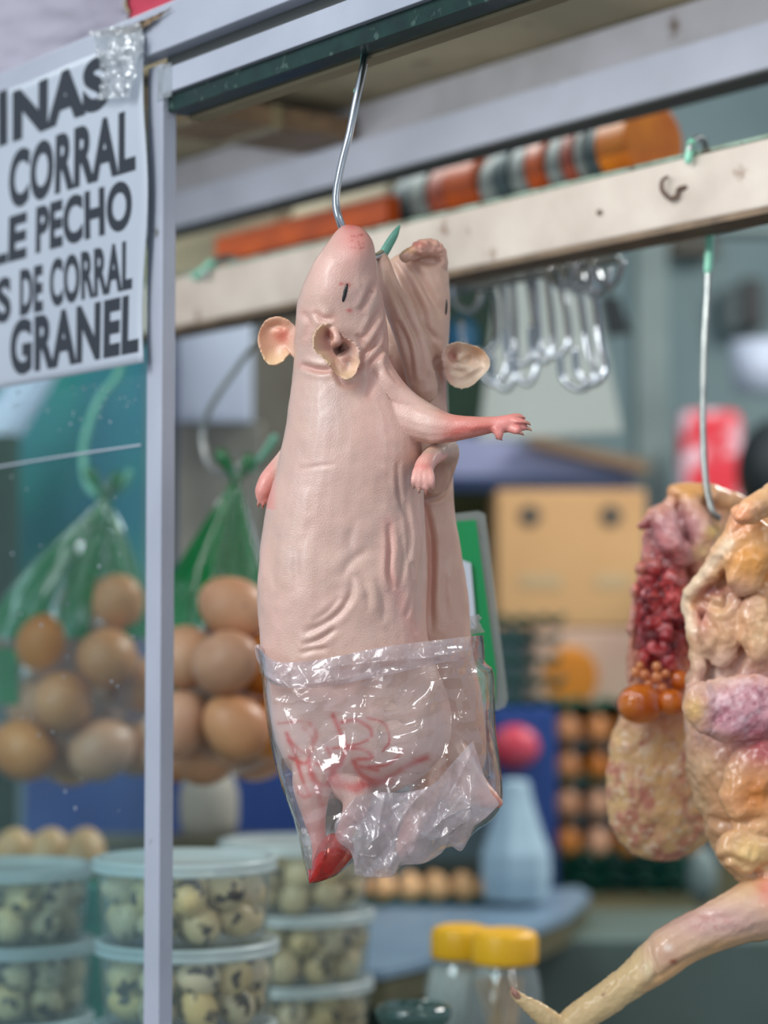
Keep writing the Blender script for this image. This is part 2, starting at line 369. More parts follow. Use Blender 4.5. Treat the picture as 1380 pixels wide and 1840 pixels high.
# glass + sign
gp = thing('glass_pane', S(.45, 0, .95), 'dusty glass pane left of the post, below the printed sign', 'glass')
obj('pane', SB(s1+.004, .95, -.0022, .0012, .95, 1.866), M['glass'], gp, smooth=False)
sc_ = []
pa, pb = Fp(-20, 842, -.003), Fp(252, 800, -.003)
obj('seam_tape', tubeV([pa, pa*.5+pb*.5+np.array([0, 0, .0005]), pb], .0009, 6), M['paper'], gp)
sp = []
for i in range(70):
    x = random.uniform(5, 250); y = random.choice([random.uniform(690, 780), random.uniform(690, 1500)])
    p = Fp(x, y, -.0032); r = random.uniform(.0002, .0008); sp.append(ellV(p, (r, r, r*random.uniform(.7, 2)), n=6, m=4))
obj('dust_specks', join(sp), M['paper'], gp)['kind'] = 'stuff'

sign = thing('printed_sign', S(.45, -.018, 1.67), 'white paper sign with black Spanish lettering, taped left of the post', 'sign')
def paper_t(s, z):
    u = (s-.03)/.6; q = (z-1.67)/.22
    return -.0185-.0010*math.sin(u*11+q*4)*math.sin(q*PI)-.0008*math.cos(u*27)*q
def sheet():
    n, k = 60, 40; v = []; f = []
    sa, sb = s_of(256, -.018), .80
    for j in range(k+1):
        for i in range(n+1):
            u = i/n; q = j/k
            z = 1.6735+(1.890-1.6735)*q-.004*max(0, (.12-u))*(q > .5)
            s = sa+(sb-sa)*u+ (.003*math.sin(q*9)*(1-u)**6)
            t = paper_t(s, z) 
            v.append((s, t, z))
    m_ = (n+1)*(k+1)
    allv = [S(*p) for p in v]+[S(p[0], p[1]+.0004, p[2]) for p in v]
    for j in range(k):
        for i in range(n):
            a = j*(n+1)+i; f.append((a, a+1, a+n+2, a+n+1)); f.append((m_+a, m_+a+n+1, m_+a+n+2, m_+a+1))
    for i in range(n):
        f.append((i, i+m_, i+1+m_, i+1)); b = k*(n+1)+i; f.append((b, b+1, b+1+m_, b+m_))
    for j in range(k):
        a = j*(n+1); b = a+n+1; f.append((a, b, b+m_, a+m_)); a += n; b += n; f.append((a, a+m_, b+m_, b))
    return allv, f
obj('paper', sheet(), M['paper'], sign)
def lettering(txt, pxl, pxr, zbase, cap, bold=.035, tt=-.0206, parent=sign, m=None):
    cu = bpy.data.curves.new('txt', 'FONT'); cu.body = txt; cu.offset = bold*1.2; cu.extrude = .0; cu.size = 1; cu.resolution_u = 6; cu.space_character = 1.06
    o = bpy.data.objects.new('txt', cu); C.objects.link(o); dg = bpy.context.evaluated_depsgraph_get()
    me = bpy.data.meshes.new_from_object(o.evaluated_get(dg)); bpy.data.objects.remove(o)
    co = np.array([v.co[:] for v in me.vertices]); F = [tuple(p.vertices) for p in me.polygons]
    bpy.data.meshes.remove(me)
    x0, x1, y0, y1 = co[:, 0].min(), co[:, 0].max(), co[:, 1].min(), co[:, 1].max()
    sa, sb = s_of(pxl, tt), s_of(pxr, tt)
    Q = [(sa+(sb-sa)*(c[0]-x0)/(x1-x0), zbase+cap*(c[1]-y0)/(y1-y0)) for c in co]
    P = [S(a, paper_t(a, b)-.0001, b) for a, b in Q]
    k = len(P); P2 = P+[p-V*.0002 for p in P]
    ed = {}
    for f in F:
        for a, b in zip(f, f[1:]+f[:1]): ed[(a, b)] = ed.get((a, b), 0)+1
    F2 = [tuple(f) for f in F]+[tuple(i+k for i in f[::-1]) for f in F]
    for (a, b) in ed:
        if (b, a) not in ed: F2.append((a, b, b+k, a+k))
    return obj('lettering', (P2, F2), m or M['ink'], parent, smooth=False)
lettering('I', -14, 1, 1.8505, .040); lettering('NAS', 10, 187, 1.8500, .0375, .045)
lettering('CORRAL', 5, 233, 1.8015, .0425, .035)
lettering('LE', -28, 39, 1.7635, .033); lettering('PECHO', 56, 226, 1.7640, .0335, .035)
lettering('S', -14, 12, 1.7205, .033); lettering('DE', 28, 69, 1.7225, .033); lettering('CORRAL', 82, 227, 1.7235, .0335, .03)
lettering('GRANEL', 11, 241, 1.6805, .0400, .035)
# crumpled clear tape at the corner
def crumple(poly4, t, n, amp, seed):
    P = []; F = []
    for j in range(n+1):
        for i in range(n+1):
            u, v_ = i/n, j/n
            x = (1-v_)*((1-u)*poly4[0][0]+u*poly4[1][0])+v_*((1-u)*poly4[3][0]+u*poly4[2][0])
            y = (1-v_)*((1-u)*poly4[0][1]+u*poly4[1][1])+v_*((1-u)*poly4[3][1]+u*poly4[2][1])
            P.append(Fp(x, y, t))
    P = np.array(P); h = np.abs(vnoise(P, 160, seed))*amp+np.abs(vnoise(P, 330, seed+3))*amp*.5
    P = P-V*h[:, None]
    for j in range(n):
        for i in range(n):
            a = j*(n+1)+i; F.append((a, a+1, a+n+2, a+n+1))
    Q = P+V*.0003; k = len(P); F2 = F+[tuple(i+k for i in f[::-1]) for f in F]
    for i in range(n):
        for a, b in ((i, i+1), (n*(n+1)+i+1, n*(n+1)+i), ((i+1)*(n+1), i*(n+1)), (i*(n+1)+n, (i+1)*(n+1)+n)): F2.append((b, a, a+k, b+k))
    return list(map(tuple, P))+list(map(tuple, Q)), F2
tp = thing('clear_tape_patch', Fp(210, 180, -.02), 'crumpled shiny clear tape over the top corner of the printed sign', 'tape')
obj('tape_strip', crumple([(205, 70), (262, 60), (240, 175), (180, 180)], -.0225, 26, .004, 3), M['clear_tape'], tp, smooth=False)
obj('tape_strip', crumple([(165, 55), (255, 42), (262, 95), (185, 125)], -.0200, 24, .003, 5), M['clear_tape'], tp, smooth=False)
obj('torn_brown_edge', crumple([(163, 62), (262, 40), (312, 12), (250, 62)], -.0180, 16, .003, 9), M['slat'], tp, smooth=False)
tp2 = obj('tape_band', SB(s0-.012, s0+.006, -.0112, -.0104, 1.846, 1.868), M['clear_tape'], smooth=False)
tag(tp2, 'clear tape band wrapped round the top of the white post', 'tape')

# weathered wooden beam with its hooks
TB = .33
beam = thing('wooden_beam', S(.4, TB+.016, 1.779), 'weathered white wooden beam crossing behind the guinea pigs, with rust stains', 'beam')
obj('beam_body', SB(-.25, 1.25, TB, TB+.034, 1.7805, 1.8265), M['beam'], beam, smooth=False, bevel=.002)
obj('painted_edge', SB(-.25, 1.25, TB-.0004, TB+.0344, 1.8262, 1.8295), M['beam_edge'], beam, smooth=False, bevel=.001)
obj('underside', SB(-.25, 1.25, TB+.0005, TB+.0335, 1.7765, 1.781), M['beam_under'], beam, smooth=False)
ph = [Fp(1199, 318, TB-.004), Fp(1190, 325, TB-.006), Fp(1190, 342, TB-.007), Fp(1204, 357, TB-.005), Fp(1216, 352, TB-.003), Fp(1220, 340, TB-.002), Fp(1238, 337, TB+.002)]
tag(obj('rusty_hook', tubeV(ph, [.0012, .0014, .0016, .0016, .0015, .0016, .0024], 8), M['rust']), 'small rusty screw hook in the face of the wooden beam', 'hook')
tag(obj('nail', ellV(Fp(1077, 382, TB-.001), (.0022, .0022, .0022), n=10, m=6), M['rust']), 'rusty nail head in the wooden beam, left of the rusty hook', 'nail')

# aluminium beam and board above
TM = .45
mb = thing('aluminium_beam', S(.6, TM, 1.914), 'wide white aluminium beam behind the wooden beam, above the coloured rolls', 'beam')
obj('beam_face', SB(-.3, 1.35, TM, TM+.034, 1.914, 1.949), M['alu'], mb, smooth=False, bevel=.0008)
obj('beam_bottom', SB(-.3, 1.35, TM+.002, TM+.034, 1.9125, 1.9142), M['groove'], mb, smooth=False)
obj('upper_channel', SB(-.3, 1.35, TM+.008, TM+.034, 1.949, 1.984), M['alu_old'], mb, smooth=False, bevel=.0008)
rb = thing('roof_board', S(.5, .22, 1.985), 'khaki board roofing the stall between the top rail and the aluminium beam', 'board')
obj('board_sheet', SB(-.5, 1.35, .03, TM+.034, 1.986, 1.992), M['khaki'], rb, smooth=False)
obj('board_rib', SB(-.5, 1.35, .19, .21, 1.972, 1.986), M['khaki'], rb, smooth=False)
obj('board_rib', SB(-.5, 1.35, .33, .345, 1.976, 1.986), M['alu_old'], rb, smooth=False)
sl = thing('wooden_plank', S(.69, .2, 1.951), 'brown wooden plank with yellowed tape, lying across from post to beam', 'slat')
slb = obj('plank_board', SB(.645, .735, .02, TM+.002, 1.9515, 1.971), M['slat'], sl, smooth=False, bevel=.001)
for tt in (.08, .17, .28, .36):
    obj('tape_strip', SB(.6440, .7360, tt, tt+.010+.004*random.random(), 1.9505, 1.972), M['tape'], slb, smooth=False)
# cloths upper left, behind
tag(obj('grey_tarpaulin', crumple([(-60, -60), (232, -60), (232, 96), (-60, 190)], .012, 20, .006, 4), M['tarp']), 'grey lilac tarpaulin hanging behind the top of the sign', 'tarpaulin')
tag(obj('red_cloth', crumple([(232, -40), (350, -60), (330, 40), (236, 62)], .016, 10, .004, 6), M['redcloth']), 'pink red cloth behind the rail, right of the grey tarpaulin', 'cloth')

# ================================================================ ORGANIC BODIES
def organic(name, parts, voxel, smooth, material, parent, deform, paint, origin=None):
    me = bpy.data.meshes.new('tmp'); v, f = join(parts); me.from_pydata([tuple(q) for q in v], [], f); me.update(); fixn(me)
    o = bpy.data.objects.new('tmp', me); C.objects.link(o)
    r = o.modifiers.new('r', 'REMESH'); r.mode = 'VOXEL'; r.voxel_size = voxel
    if smooth:
        s = o.modifiers.new('s', 'SMOOTH'); s.factor = .5; s.iterations = smooth
    dg = bpy.context.evaluated_depsgraph_get(); m2 = bpy.data.meshes.new_from_object(o.evaluated_get(dg))
    bpy.data.objects.remove(o)
    n = len(m2.vertices); co = np.empty(n*3); m2.vertices.foreach_get('co', co); co = co.reshape(-1, 3)
    nn = np.empty(n*3); m2.vertices.foreach_get('normal', nn); nn = nn.reshape(-1, 3)
    co = deform(co, nn); col = paint(co, nn)
    org = np.array(wloc(parent)) if parent is not None else np.asarray(origin)
    m2.vertices.foreach_set('co', (co-org).ravel()); m2.name = name
    a = m2.color_attributes.new('tint', 'FLOAT_COLOR', 'POINT'); a.data.foreach_set('color', np.hstack([col, np.ones((n, 1))]).ravel())
    m2.materials.clear(); m2.materials.append(material); m2.update()
    m2.polygons.foreach_set('use_smooth', [True]*len(m2.polygons))
    o = bpy.data.objects.new(name, m2); C.objects.link(o)
    if parent is not None: o.parent = parent
    else: o.location = tuple(org)
    tri = [tuple(p.vertices) for p in m2.polygons]
    bvh = BVHTree.FromPolygons([Vector(c) for c in co], tri)
    return o, bvh
def hit(bvh, px, py):
    d = Vector(ray(px, py)).normalized(); r = bvh.ray_cast(Vector((0, 0, CAMZ)), d)
    return (np.array(r[0]), np.array(r[1])) if r[0] is not None else (None, None)
def segdist(px, py, pts):
    best = np.full(len(px), 1e9); tpar = np.zeros(len(px)); pts = np.asarray(pts, float); m_ = len(pts)-1
    for i in range(m_):
        a, b = pts[i], pts[i+1]; d = b-a; L2 = d@d+1e-9
        t = np.clip(((px-a[0])*d[0]+(py-a[1])*d[1])/L2, 0, 1)
        dd = np.hypot(px-a[0]-t*d[0], py-a[1]-t*d[1]); q = dd < best
        best[q] = dd[q]; tpar[q] = (i+t[q])/m_
    return best, tpar
def strokes(co, nn, L):
    px, py = proj(co); view = co-np.array([0, 0, CAMZ]); view /= np.linalg.norm(view, axis=1)[:, None]
    face = np.clip(-(nn*view).sum(1)*2.2, 0, 1); h = np.zeros(len(co))
    for pts, wd, amp in L:
        if len(pts) > 2: pts = catmull(pts, len(pts)*4)
        d, t = segdist(px, py, pts); tap = np.clip(np.sin(np.clip(t, 0, 1)*PI), 0, 1)**.55
        g = -np.exp(-(d/wd)**2)+.38*np.exp(-((d-2.2*wd)/(1.3*wd))**2)
        h += amp*.0016*g*tap
    return co+nn*(h*face)[:, None]
def bumps(co, nn, L):
    px, py = proj(co); view = co-np.array([0, 0, CAMZ]); view /= np.linalg.norm(view, axis=1)[:, None]
    face = np.clip(-(nn*view).sum(1)*2.2, 0, 1); h = np.zeros(len(co))
    for x, y, rx, ry, amp in L: h += amp*.001*np.exp(-((px-x)/rx)**2-((py-y)/ry)**2)
    return co+nn*(h*face)[:, None]
def blend(col, wgt, c):
    wgt = np.clip(wgt, 0, 1)[:, None]; return col*(1-wgt)+np.array(srgb(c))[None]*wgt
YC = 1.35; K1 = YC/F_PX
def cw(px, py, d): return W(px, py, YC+d)
def body_loft(rows, n=40, m=90, ex=2.15):
    # rows: y, xl, xr, depth centre (m), depth half (fraction of half width)
    R = interp_rows(rows, m); rings = []; th = np.arange(n)*2*PI/n
    for y, xl, xr, dc, fr in R:
        Y = YC+dc; c = W((xl+xr)/2, y, Y); rx = (xr-xl)/2*Y/F_PX; ry = rx*fr
        cs, sn = np.cos(th), np.sin(th)
        rings.append(np.stack([c[0]+rx*np.sign(cs)*np.abs(cs)**(2/ex), c[1]+ry*np.sign(sn)*np.abs(sn)**(2/ex), np.full(n, c[2])], 1))
    return loftV(rings)
def ptube(L, n=14, sub=5):   # rows: px, py, depth, radius px
    return tubeV([cw(a, b, c) for a, b, c, r in L], [r*K1 for a, b, c, r in L], n, sub)
def ear(outline, centre, d0, cup, tilt=(0, 0), th=.0019, rings=9, folds=None):
    ol = catmull(list(outline)+[outline[0]], 48)[:-1]; cx, cy = centre; A = []; 
    def dep(x, y, r):
        d = d0+cup*(1-r**2.2)+tilt[0]*(x-cx)+tilt[1]*(y-cy)
        if folds:
            for (fx, fy, rr, a) in folds: d += a*math.exp(-((x-fx)**2+(y-fy)**2)/rr**2)
        return d
    V_ = []; n = len(ol)
    for side in (0, 1):
        for k in range(1, rings+1):
            r = k/rings
            for x, y in ol:
                X, Y_ = cx+(x-cx)*r, cy+(y-cy)*r; e = th if r < .95 else th*.6
                V_.append(cw(X, Y_, dep(X, Y_, r)+(e if side else 0)))
        V_.append(cw(cx, cy, dep(cx, cy, 0)+(th if side else 0)))
    F = []; half = rings*n+1
    for side in (0, 1):
        o_ = side*half
        for k in range(rings-1):
            for j in range(n):
                q = (o_+k*n+j, o_+k*n+(j+1) % n, o_+(k+1)*n+(j+1) % n, o_+(k+1)*n+j); F.append(q if not side else q[::-1])
        for j in range(n):
            q = (o_+rings*n, o_+(j+1) % n, o_+j); F.append(q if not side else q[::-1])
    for j in range(n):
        a = (rings-1)*n+j; b = (rings-1)*n+(j+1) % n; F.append((a, b, b+half, a+half))
    return V_, F

# ---------------- front guinea pig
rows1 = [(404, 622, 636, -.004, .8), (407, 614, 646, -.005, .8), (414, 605, 656, -.006, .8), (428, 594, 667, -.008, .8), (446, 581, 673, -.010, .82), (470, 565, 677, -.010, .85),
 (500, 549, 679, -.008, .88), (530, 537, 688, -.005, .9), (560, 531, 694, -.002, .9), (600, 528, 698, 0, .88), (640, 529, 700, .002, .86), (680, 526, 708, .002, .84),
 (720, 520, 726, .002, .82), (760, 514, 748, .002, .8), (800, 506, 758, .002, .78), (840, 497, 760, .002, .76), (880, 487, 762, .002, .74), (930, 476, 764, .002, .73),
 (980, 467, 766, .002, .72), (1030, 463, 768, .002, .72), (1080, 462, 766, .002, .72), (1130, 465, 765, .002, .72), (1180, 469, 775, .002, .70),
 (1240, 478, 800, .002, .66), (1300, 489, 812, .002, .64), (1350, 502, 800, .002, .64), (1390, 525, 765, .002, .64), (1418, 560, 715, .002, .64), (1435, 590, 670, .002, .6)]
P1 = [body_loft(rows1)]
P1.append(ptube([(690, 735, -.004, 40), (735, 750, -.010, 37), (775, 764, -.016, 33), (812, 769, -.021, 26), (850, 767, -.025, 20), (885, 763, -.027, 15), (905, 762, -.028, 16), (922, 759, -.028, 15)]))
P1.append(ptube([(665, 640, -.010, 26), (705, 700, -.012, 24), (750, 735, -.014, 22), (800, 757, -.018, 16)]))
for tx, ty, r, dd in ((949, 769, 4, -.030), (947, 758, 4.5, -.032), (943, 750, 4.5, -.027), (934, 775, 4.5, -.033)):
    P1.append(ptube([(912, 760+(ty-762)*.5, -.029, 9), (930, ty-1, dd, 7), (tx-6, ty, dd, 5.5), (tx, ty+2, dd+.001, r*.8)], 10, 4))
P1.append(ptube([(893, 770, -.030, 10), (897, 780, -.031, 7), (898, 785, -.031, 5)], 10, 4))
# far forepaw, left
P1.append(ptube([(530, 812, .030, 24), (505, 842, .022, 22), (485, 862, .018, 18), (474, 880, .016, 16), (471, 890, .016, 13)]))
for tx, ty in ((465, 904), (473, 907), (481, 901)):
    P1.append(ptube([(472, 888, .016, 9), ((472+tx)/2, (888+ty)/2, .015, 6), (tx, ty, .015, 3.2)], 8, 3))
# hind legs
P1.append(ptube([(575, 1360, -.008, 50), (562, 1420, -.012, 36), (566, 1470, -.012, 20), (574, 1520, -.010, 15), (573, 1550, -.010, 14), (568, 1572, -.010, 9)]))
P1.append(ptube([(620, 1390, -.010, 44), (640, 1440, -.018, 26), (622, 1490, -.020, 17), (606, 1530, -.018, 15), (590, 1560, -.016, 11)]))
P1.append(ear([(532, 585), (516, 572), (496, 569), (478, 575), (466, 592), (463, 612), (469, 634), (478, 652), (492, 657), (508, 650), (520, 636), (530, 640)], (500, 611), .010, .006, (-.00002, 0), .0022, folds=[(505, 598, 14, -.003)]))
P1.append(ear([(577, 583), (564, 598), (561, 615), (564, 630), (578, 642), (590, 656), (606, 675), (624, 683), (640, 673), (648, 650), (647, 628), (634, 612), (618, 604), (608, 590), (594, 580)], (602, 628), -.034, .009, (.00006, -.00002), .0022, folds=[(584, 600, 10, .003), (628, 655, 12, .003), (598, 600, 6, -.004)]))
P1.append(ptube([(596, 590, -.030, 5), (604, 600, -.033, 5), (606, 612, -.032, 4), (600, 622, -.029, 4)], 10, 4))
W1 = [([(602, 634), (612, 628), (624, 620)], 7, 3.2), ([(480, 590), (500, 585), (512, 592)], 5, .8), ([(596, 655), (612, 668), (630, 664)], 5, .8), ([(640, 600), (652, 622), (650, 650)], 5, .8), ([(683, 474), (690, 520), (697, 570), (697, 610), (704, 655), (728, 690)], 6, 1.6), ([(676, 500), (660, 540), (648, 560)], 5, .7), ([(688, 545), (668, 585), (650, 610)], 5, .9),
 ([(692, 575), (676, 610), (655, 640), (640, 670)], 5, 1.2), ([(696, 600), (684, 632), (660, 660)], 5, 1.0), ([(540, 655), (570, 664), (600, 665)], 5, 1.3), ([(600, 660), (616, 690), (640, 692)], 5, .8), ([(545, 560), (556, 580), (548, 610)], 6, .7), ([(562, 560), (580, 572), (600, 572)], 5, .7),
 ([(690, 640), (700, 668), (716, 690)], 5, .8), ([(670, 668), (668, 690), (660, 715)], 6, .6),
 ([(537, 843), (570, 838), (605, 834)], 4, .22), ([(714, 830), (716, 880), (727, 930)], 4, .6), ([(728, 900), (735, 960), (733, 1010)], 4, .7), ([(744, 850), (746, 910), (752, 970), (746, 1040)], 4, .8),
 ([(757, 895), (762, 960), (757, 1020), (748, 1080), (746, 1140)], 5, 1.1), ([(700, 940), (701, 985), (699, 1030), (708, 1060)], 4.5, 1.3), ([(738, 1010), (742, 1060), (730, 1110)], 4, .8), ([(722, 960), (726, 1010), (716, 1060)], 4, .6),
 ([(545, 1138), (580, 1122), (610, 1100), (630, 1070), (634, 1030)], 6, .9), ([(540, 1160), (572, 1150), (605, 1128)], 5, .9), ([(538, 1175), (560, 1168), (590, 1165)], 5, .7), ([(560, 1118), (590, 1098), (612, 1072)], 5, .5),
 ([(612, 1040), (630, 1010), (665, 985)], 8, .6), ([(640, 1030), (660, 1060), (662, 1100)], 6, .6), ([(676, 1040), (690, 1080), (688, 1120)], 6, .5), ([(500, 960), (488, 1010), (494, 1060)], 7, .5), ([(540, 960), (532, 1020), (540, 1060)], 8, .35), ([(640, 930), (628, 980), (650, 1020)], 8, .3),
 ([(770, 800), (790, 798), (815, 792)], 4, .8), ([(600, 412), (610, 440), (612, 470)], 12, .2),
 ([(840, 770), (862, 766), (888, 764)], 5, -.4), ([(560, 1230), (600, 1236), (650, 1232)], 8, .4),
 ([(925, 752), (938, 754), (946, 756)], 2.5, .5), ([(925, 762), (938, 763), (947, 764)], 2.5, .5)]
B1 = [(600, 520, 26, 40, 1.0), (640, 440, 22, 30, .8), (580, 760, 40, 60, 1.2), (690, 690, 22, 30, 2.0), (620, 980, 60, 40, -1.0), (560, 1010, 40, 60, 1.0), (665, 1060, 34, 50, 1.4), (640, 850, 60, 50, 1.2), (640, 1300, 110, 70, 2.0)]
def def1(co, nn):
    co = bumps(co, nn, B1); co = strokes(co, nn, W1)
    return co+nn*(fbm(co, 55, 3, 2)*.0006)[:, None]
rv = random.Random(5)
veins = [([(515, 1318), (530, 1355), (543, 1400), (556, 1428)], 3.5), ([(556, 1300), (568, 1320), (560, 1345), (555, 1370), (562, 1395), (580, 1412), (592, 1400), (598, 1370), (588, 1345)], 3.5), ([(598, 1285), (612, 1318), (620, 1345), (612, 1370), (598, 1387), (590, 1412)], 4),
 ([(614, 1298), (640, 1294), (664, 1308), (668, 1322)], 3), ([(628, 1344), (655, 1348), (668, 1362), (644, 1364)], 3.5), ([(598, 1387), (612, 1402), (640, 1420), (650, 1408)], 6), ([(636, 1368), (652, 1394), (690, 1402), (730, 1376), (766, 1362)], 5), ([(528, 1412), (545, 1431), (566, 1424)], 4),
 ([(648, 1378), (678, 1384)], 3.5), ([(545, 1308), (562, 1330), (548, 1352), (518, 1330)], 3), ([(520, 1360), (545, 1372), (556, 1366)], 3), ([(598, 1345), (640, 1338), (660, 1330)], 2.5), ([(664, 1378), (700, 1372), (722, 1352)], 2.8), ([(570, 1372), (590, 1380), (612, 1372)], 4), ([(500, 1300), (540, 1296), (556, 1300)], 2.2), ([(560, 1392), (572, 1420), (580, 1450)], 6), ([(600, 1410), (640, 1412), (700, 1404)], 7), ([(660, 1290), (690, 1300), (700, 1330), (688, 1350)], 2)]
def paint1(co, nn):
    px, py = proj(co); n = len(co); col = np.tile(np.array(srgb((212, 176, 160))), (n, 1))
    g = lambda x, y, rx, ry: np.exp(-((px-x)/rx)**2-((py-y)/ry)**2)
    nz = fbm(co, 40, 4, 5); col = blend(col, .6*np.clip(nz, 0, 1), (230, 186, 174)); col = blend(col, .65*np.clip(-nz, 0, 1), (196, 168, 156))
    col = blend(col, .75*g(640, 425, 36, 36), (222, 130, 122)); col = blend(col, .9*g(634, 404, 22, 8), (206, 84, 84)); col = blend(col, .35*g(620, 480, 60, 60), (224, 164, 154))
    for a, b, r in ((625, 512, 4), (628, 558, 4), (613, 510, 3)): col = blend(col, .8*g(a, b, r*1.4, r), (190, 70, 70))
    for i in range(16): col = blend(col, .6*g(632+rv.uniform(0, 22), 418+rv.uniform(0, 30), 1.8, 1.8), (176, 60, 66))
    col = blend(col, .7*g(668, 524, 4, 3), (120, 84, 60)); col = blend(col, .5*g(593, 557, 9, 9), (150, 116, 96))
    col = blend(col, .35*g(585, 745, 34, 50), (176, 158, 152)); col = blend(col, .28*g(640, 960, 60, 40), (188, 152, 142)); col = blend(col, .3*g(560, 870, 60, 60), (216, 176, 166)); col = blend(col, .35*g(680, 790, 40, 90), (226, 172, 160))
    leg = np.clip((px-770)/50, 0, 1)*(py > 735)*(py < 800)*(co[:, 1] < 1.36); col = blend(col, leg*.78, (222, 128, 116))
    d, t = segdist(px, py, [(800, 782), (830, 772), (870, 766), (895, 768)]); col = blend(col, .5*np.exp(-(d/7)**2)*leg, (196, 66, 56))
    paw = np.clip((px-880)/14, 0, 1)*(py > 735)*(py < 800); col = blend(col, paw*.7, (236, 150, 142)); col = blend(col, np.exp(-((px-951)/5)**2-((py-768)/5)**2)*.9, (120, 50, 46))
    col = blend(col, .8*np.clip((500-px)/14, 0, 1)*(py > 815)*(py < 915), (226, 144, 132))
    e1 = np.clip((532-px)/18, 0, 1)*(py > 562)*(py < 662); col = blend(col, e1*.75, (226, 172, 134)); col = blend(col, e1*g(508, 603, 20, 16)*.9, (226, 128, 108)); col = blend(col, e1*np.clip((py-625)/22, 0, 1)*.7, (236, 198, 150))
    d, t = segdist(px, py, [(578, 584), (563, 602), (564, 630), (590, 652), (612, 678), (636, 674), (647, 650)]); near = (co[:, 1] < 1.3245)
    col = blend(col, .8*g(604, 628, 30, 40)*near, (224, 166, 146)); col = blend(col, .8*np.exp(-(d/12)**2)*near, (236, 200, 158)); col = blend(col, .95*g(610, 627, 13, 9), (96, 44, 42)); col = blend(col, .8*g(590, 600, 6, 10), (150, 70, 60))
    fold = 0
    for pts, wd, amp in W1[4:16]:
        d, t = segdist(px, py, pts); fold = np.maximum(fold, np.exp(-(d/(wd*1.6))**2)*min(1, abs(amp)))
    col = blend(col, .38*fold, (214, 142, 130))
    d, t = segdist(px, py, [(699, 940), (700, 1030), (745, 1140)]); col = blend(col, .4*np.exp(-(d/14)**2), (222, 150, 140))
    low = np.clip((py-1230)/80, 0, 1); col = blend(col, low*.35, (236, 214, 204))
    for pts, wd in veins:
        pts = catmull(pts, len(pts)*4); d, t = segdist(px, py, pts); col = blend(col, .95*np.exp(-(d/(wd*1.15))**2)*np.clip(.7+.5*fbm(co, 90, 2, 61), .2, 1), (204, 72, 60)); col = blend(col, .10*np.exp(-(d/(wd*3.5))**2), (214, 110, 100))
    col = blend(col, .6*np.clip((py-1430)/60, 0, 1), (226, 138, 130)); col = blend(col, .8*np.clip((py-1520)/40, 0, 1), (206, 60, 54))
    return col
gp1 = thing('guinea_pig', cw(640, 1580, 0), 'front skinned guinea pig carcass hanging by the snout, foreleg stretched right', 'guinea pig')
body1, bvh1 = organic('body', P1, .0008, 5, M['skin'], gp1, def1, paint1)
def slit(bvh, x, y, L, wd, ang, par, mt, name='eye'):
    p, nrm = hit(bvh, x, y)
    if p is None: return
    a = np.array([math.sin(ang), 0, math.cos(ang)]); a = a-nrm*(a@nrm); a /= np.linalg.norm(a); b = np.cross(nrm, a)
    R = np.stack([b, nrm, a], 1)
    obj(name, ellV(p-nrm*.0004, (wd*K1, .0011, L*K1), R, 16, 10), mt, par)
slit(bvh1, 620, 526, 17, 3.6, .22, gp1, M['eye'])
for x, y, dd in ((952, 771, -.030), (950, 761, -.032), (938, 779, -.033), (899, 788, -.031)):
    obj('claw', tubeV([cw(x-5, y-2, dd), cw(x, y, dd), cw(x+3, y+3, dd)], [.0012, .0009, .0003], 7, 3), M['claw'], gp1)
for x, y in ((465, 906), (473, 909), (481, 903)):
    obj('claw', tubeV([cw(x, y-4, .015), cw(x-1, y+1, .015), cw(x-1, y+5, .015)], [.001, .0008, .0003], 7, 3), M['claw'], gp1)

# ---------------- rear guinea pig
D2 = .062
rows2 = [(450, 745, 775, D2, .6), (458, 718, 796, D2, .65), (468, 700, 803, D2, .7), (482, 692, 806, D2, .72), (505, 686, 808, D2, .75), (550, 680, 810, D2, .75), (600, 672, 808, D2, .75), (650, 665, 804, D2, .75),
 (700, 660, 803, D2, .72), (760, 655, 807, D2, .7), (820, 655, 813, D2, .66), (900, 655, 817, D2, .62), (950, 655, 822, D2, .6), (1000, 655, 830, D2, .58), (1060, 655, 840, D2, .56), (1140, 660, 847, D2, .56),
 (1200, 668, 856, D2, .54), (1260, 680, 866, D2, .54), (1320, 690, 872, D2, .54), (1370, 710, 872, D2, .54), (1410, 750, 850, D2, .5), (1435, 780, 820, D2, .5)]
P2 = [body_loft(rows2)]
P2.append(ptube([(728, 462, D2-.02, 12), (748, 452, D2-.018, 13), (768, 446, D2-.012, 16), (785, 452, D2-.008, 16), (792, 475, D2-.006, 15)]))
P2.append(ptube([(686, 458, D2-.028, 10), (690, 475, D2-.032, 15), (700, 520, D2-.036, 22), (722, 570, D2-.038, 26), (745, 630, D2-.036, 28), (760, 700, D2-.030, 28)]))
P2.append(ear([(792, 640), (800, 622), (820, 614), (846, 618), (868, 628), (882, 650), (876, 668), (860, 684), (845, 696), (824, 699), (808, 690), (798, 672)], (832, 655), D2-.022, .008, (0, .00004), .0022, folds=[(824, 650, 8, -.005), (815, 632, 10, .004), (845, 660, 14, -.003), (850, 640, 12, .003)]))
# foreleg and paw passing under the front animal's foreleg
P2.append(ptube([(770, 855, D2-.018, 44), (795, 820, D2-.030, 32), (800, 808, D2-.045, 24), (790, 812, -.004, 19), (775, 822, -.018, 17), (764, 834, -.030, 17), (760, 848, -.036, 17), (760, 858, -.038, 15)]))
for tx, ty, r in ((743, 872, 5), (753, 879, 5.5), (765, 882, 5.5), (776, 876, 5)):
    P2.append(ptube([(760+(tx-760)*.6, 846, -.038, 8), (tx-(tx-760)*.1, 860, -.042, 7), (tx, ty-4, -.042, r), (tx+1, ty, -.040, r*.7)], 10, 4))
